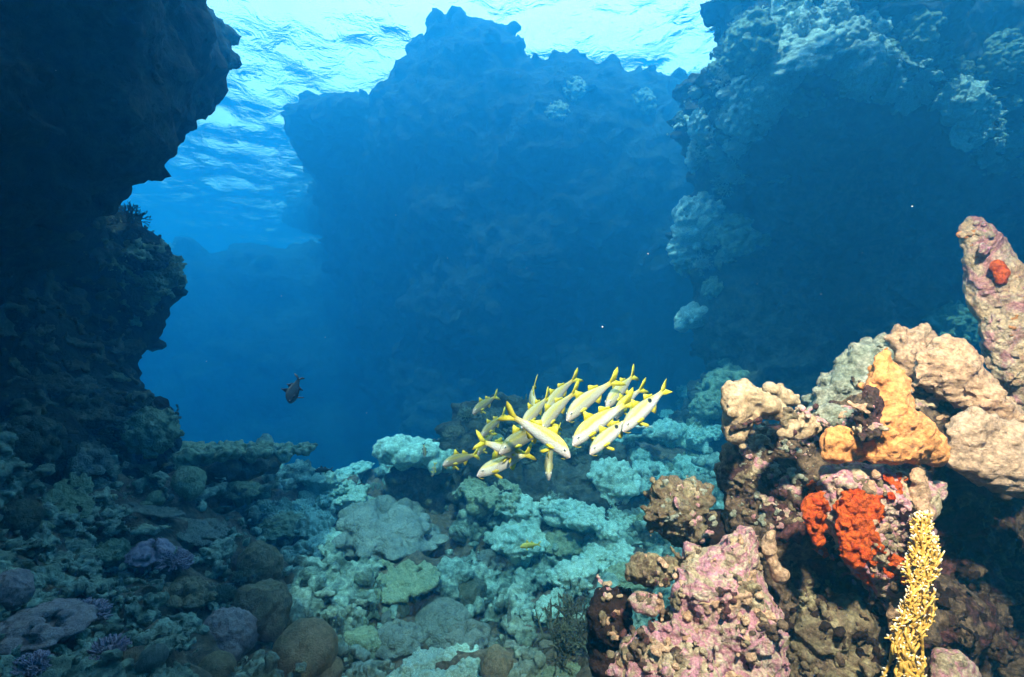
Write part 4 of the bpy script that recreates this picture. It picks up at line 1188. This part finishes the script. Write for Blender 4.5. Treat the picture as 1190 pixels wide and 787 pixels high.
def fish_mesh(bend, deep=1.0, skin='goat', fin='fin', fork=1.0):
    """one continuous fish, nose at +X 0.5, length about 1, with its fins"""
    mb = MB()
    def cx(x): return bend * (max(0, .25 - x) ** 2) * 1.6
    # station: x, centre z, half height, half width
    st = [(.500, -.028, .006, .006), (.485, -.026, .028, .022), (.455, -.018, .046, .034), (.41, -.008, .066, .047), (.36, 0, .083, .056), (.30, .006, .096, .062), (.22, .010, .104, .065), (.13, .010, .105, .064),
          (.04, .008, .100, .059), (-.05, .005, .090, .051), (-.14, .003, .074, .041), (-.22, .002, .056, .030), (-.28, .003, .042, .021), (-.33, .005, .035, .015), (-.37, .006, .034, .010), (-.39, .006, .030, .006)]
    n = 16
    V = []; Fc = []
    for (x, zc, h, w_) in st:
        for k in range(n):
            a = 2 * math.pi * k / n
            ca, sa = math.cos(a), math.sin(a)
            V.append((x, cx(x) + w_ * ca * (1 - .12 * max(0, sa)), zc + h * deep * sa * (1.0 if sa > 0 else .92)))
    for i in range(len(st) - 1):
        for k in range(n):
            Fc.append((i * n + k, i * n + (k + 1) % n, (i + 1) * n + (k + 1) % n, (i + 1) * n + k))
    Fc.append(tuple(range(n - 1, -1, -1))[::-1]); Fc.append(tuple((len(st) - 1) * n + k for k in range(n))[::-1])
    mb.add(V, Fc, 0)
    def finm(outline, y=0.0, tilt=0.0, th=.004, root=None):
        """thin fin: outline in (x, z); tilt leans it sideways from its root height"""
        zr = root if root is not None else 0
        pts = [(x, cx(x) + y + tilt * abs(z - zr), z) for x, z in outline]
        k = len(pts)
        top = [(x, yy + th, z) for x, yy, z in pts]; bot = [(x, yy - th, z) for x, yy, z in pts]
        f = [tuple(range(k)), tuple(range(2 * k - 1, k - 1, -1))] + [(i, k + i, k + (i + 1) % k, (i + 1) % k) for i in range(k)]
        mb.add(top + bot, f, 1)
    # forked tail
    finm([(-.37, .036), (-.43, .075), (-.50, .130 * fork + .01), (-.565, .165 * fork), (-.545, .10), (-.50, .045), (-.465, .006), (-.37, .006)])
    finm([(-.37, .006), (-.465, .006), (-.50, -.035), (-.545, -.085), (-.565, -.145 * fork), (-.50, -.115 * fork), (-.43, -.062), (-.37, -.026)])
    d = deep
    finm([(.20, .100 * d), (.155, .195 * d), (.13, .205 * d), (.10, .165 * d), (.06, .135 * d), (.02, .098 * d)])     # first dorsal fin
    finm([(-.04, .092 * d), (-.075, .150 * d), (-.10, .145 * d), (-.15, .105 * d), (-.21, .085 * d), (-.20, .055 * d)])   # second dorsal fin
    finm([(-.06, -.072 * d), (-.10, -.135 * d), (-.13, -.130 * d), (-.17, -.090 * d), (-.20, -.048 * d)])              # anal fin
    for s in (1, -1):
        finm([(.23, -.082 * d), (.17, -.160 * d), (.13, -.175 * d), (.12, -.150 * d), (.18, -.088 * d)], .03 * s, .25 * s, root=-.08)  # pelvic
        finm([(.27, -.03), (.20, -.02), (.15, -.045), (.155, -.07), (.21, -.07), (.265, -.05)], .058 * s, .25 * s, root=-.02)          # pectoral
        c = (.405, cx(.4) + .041 * s, .026)
        v, f = ico(2)
        mb.add(v * np.array([.021, .012, .021]) + np.array(c), f, 2)
        mb.add(v * np.array([.0125, .007, .0125]) + np.array((c[0], c[1] + .0075 * s, c[2])), f, 3)
        mb.tube([(.475, .012 * s, -.055), (.45, .02 * s, -.085), (.41, .024 * s, -.10)], [.005, .004, .003], 5, 1)   # barbel
    me = mb.mesh('fish')
    for k in (skin, fin, 'white', 'black'): me.materials.append(F[k])
    return me
_fm = {}
def fish(name, label, cat, head, tail, depth, length=.27, toward=1, skin='goat', bend=0, roll=0, deep=1.12, fin='fin', group=None, fork=1.0):
    k = (skin, bend, deep, fin, fork)
    if k not in _fm: _fm[k] = fish_mesh(bend, deep, skin, fin, fork)
    o = bpy.data.objects.new(name, _fm[k])
    if cat == 'fish' and 'school' in (group or ''): length *= 1.2
    c = P((head[0] + tail[0]) / 2, (head[1] + tail[1]) / 2, depth)
    dx = (head[0] - tail[0]) * depth / FP; dy = -(head[1] - tail[1]) * depth / FP
    lp = math.hypot(dx, dy)
    dz = math.sqrt(max(0, length * length - lp * lp)) * toward
    if lp > length: length = lp
    view = c.normalized()
    X = (RGT * dx + UPV * dy - FWD * dz).normalized()
    Zr = Vector((0, 0, 1))
    Z = (Zr - X * Zr.dot(X))
    if Z.length < .3: Z = RGT - X * RGT.dot(X)
    Z.normalize(); Y = Z.cross(X)
    Mx = Matrix((X, Y, Z)).transposed()
    o.rotation_mode = 'QUATERNION'
    o.rotation_quaternion = (Mx @ Matrix.Rotation(roll, 3, 'X')).to_quaternion()
    s = length / 1.06
    o.scale = (s, s, s)
    o.location = c
    C.objects.link(o)
    return tag(o, label, cat, group)

G = 'school of yellow goatfish and snappers'
fish('goatfish', 'brightest goatfish, white flank and yellow back, nose pointing down to the right', 'fish', (658, 523), (601, 486), 1.85, .235, .6, bend=-.25, group=G)
fish('goatfish', 'goatfish with broad yellow back right of the brightest one, swimming down to the left', 'fish', (662, 510), (728, 470), 1.95, .27, .8, bend=.2, group=G)
fish('snapper', 'black spotted snapper at the lower right of the school, below the other spotted one', 'fish', (687, 519), (736, 489), 1.9, .22, .5, skin='snap', group=G)
fish('snapper', 'black spotted snapper farthest right in the school with a raised yellow tail', 'fish', (724, 492), (776, 457), 1.95, .25, .5, skin='snap', group=G, fork=.7)
fish('goatfish', 'pale goatfish at the top middle of the school, clear of the others', 'fish', (659, 481), (708, 446), 2.05, .25, .6, bend=.2, skin='pale', group=G)
fish('goatfish', 'goatfish at the top right of the school, highest of all', 'fish', (702, 467), (741, 439), 2.2, .24, .7, skin='pale', group=G)
fish('goatfish', 'goatfish squeezed between the top right one and the broad yellow backed one', 'fish', (712, 478), (741, 456), 2.12, .22, .7, bend=.2, group=G)
fish('goatfish', 'slim grey goatfish, upper of two parallel ones left of the pale top one', 'fish', (635, 472), (661, 444), 2.3, .22, .6, bend=.2, skin='pale', group=G)
fish('goatfish', 'goatfish, lower of two parallel ones left of the pale top one', 'fish', (629, 493), (660, 461), 2.1, .24, .6, bend=.2, skin='pale', group=G)
fish('goatfish', 'goatfish partly hidden behind the back of the brightest one', 'fish', (608, 489), (637, 466), 2.15, .22, .7, skin='pale', group=G)
fish('goatfish', 'goatfish seen nose on with its tail straight up, upper left of the school', 'fish', (622, 475), (612, 448), 2.25, .22, 1, bend=.2, skin='pale', group=G)
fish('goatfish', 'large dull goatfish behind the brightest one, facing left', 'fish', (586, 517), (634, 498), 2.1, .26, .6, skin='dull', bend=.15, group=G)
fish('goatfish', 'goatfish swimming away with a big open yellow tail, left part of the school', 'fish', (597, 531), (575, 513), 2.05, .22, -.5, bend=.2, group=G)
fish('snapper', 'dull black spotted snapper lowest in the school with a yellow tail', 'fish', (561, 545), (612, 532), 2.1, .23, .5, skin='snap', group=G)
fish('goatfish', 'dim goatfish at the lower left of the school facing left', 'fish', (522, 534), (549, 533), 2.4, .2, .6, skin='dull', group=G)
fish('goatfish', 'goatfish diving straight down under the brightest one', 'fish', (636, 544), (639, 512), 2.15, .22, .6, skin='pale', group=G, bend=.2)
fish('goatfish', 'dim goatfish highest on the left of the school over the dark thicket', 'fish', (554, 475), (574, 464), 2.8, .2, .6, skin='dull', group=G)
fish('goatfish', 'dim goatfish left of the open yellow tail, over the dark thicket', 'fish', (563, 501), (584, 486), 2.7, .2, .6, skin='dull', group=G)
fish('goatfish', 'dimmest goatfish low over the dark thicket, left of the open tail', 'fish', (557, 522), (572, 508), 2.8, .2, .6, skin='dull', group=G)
fish('small_fish', 'thin pale blue fish behind the spotted snapper on the right', 'fish', (759, 496), (731, 496), 2.6, .13, .2, skin='cyanskin', fin='cyanskin', deep=.55)
fish('dark_fish', 'dark fish with spread fins hanging alone in open blue water', 'fish', (339, 466), (345, 441), 3.0, .17, .5, skin='darkskin', fin='darkfin', deep=2.4, fork=1.5)
fish('dark_fish', 'small black fish above the pale corals at the edge of the valley', 'fish', (366, 547), (386, 546), 4.6, .16, .2, skin='darkskin', fin='darkfin', deep=1.5)
fish('yellow_fish', 'small yellow fish over the pale coral head low in the valley', 'fish', (604, 635), (628, 633), 3.4, .14, .2, skin='yellowskin', deep=1.4)
fish('dark_fish', 'small grey fish upright in front of the cap of the flat topped block', 'fish', (494, 530), (492, 517), 4.3, .12, .3, skin='dull', fin='darkfin', deep=1.4)
fish('yellow_fish', 'small fish with yellow tail in front of the dark side of the flat topped block', 'fish', (503, 552), (505, 540), 4.3, .12, .3, skin='dull', deep=1.2)

# drifting specks in the water
rng = np.random.default_rng(3)
mb = MB()
for (px, py) in [(65, 82), (612, 312), (753, 295), (954, 342), (1002, 294), (426, 480), (327, 344), (378, 392), (640, 120), (520, 300), (700, 380), (460, 250), (880, 330), (240, 420), (1060, 240)]:
    d = rng.uniform(1.2, 2.6)
    mb.ball(P(px, py, d), rng.uniform(.0011, .0019), 1)
m, t, b = new_mat('white_speck'); b.inputs['Base Color'].default_value = (.6, .6, .55, 1)
tag(link('drifting_specks', mb.mesh('drifting_specks'), m), kind='stuff')
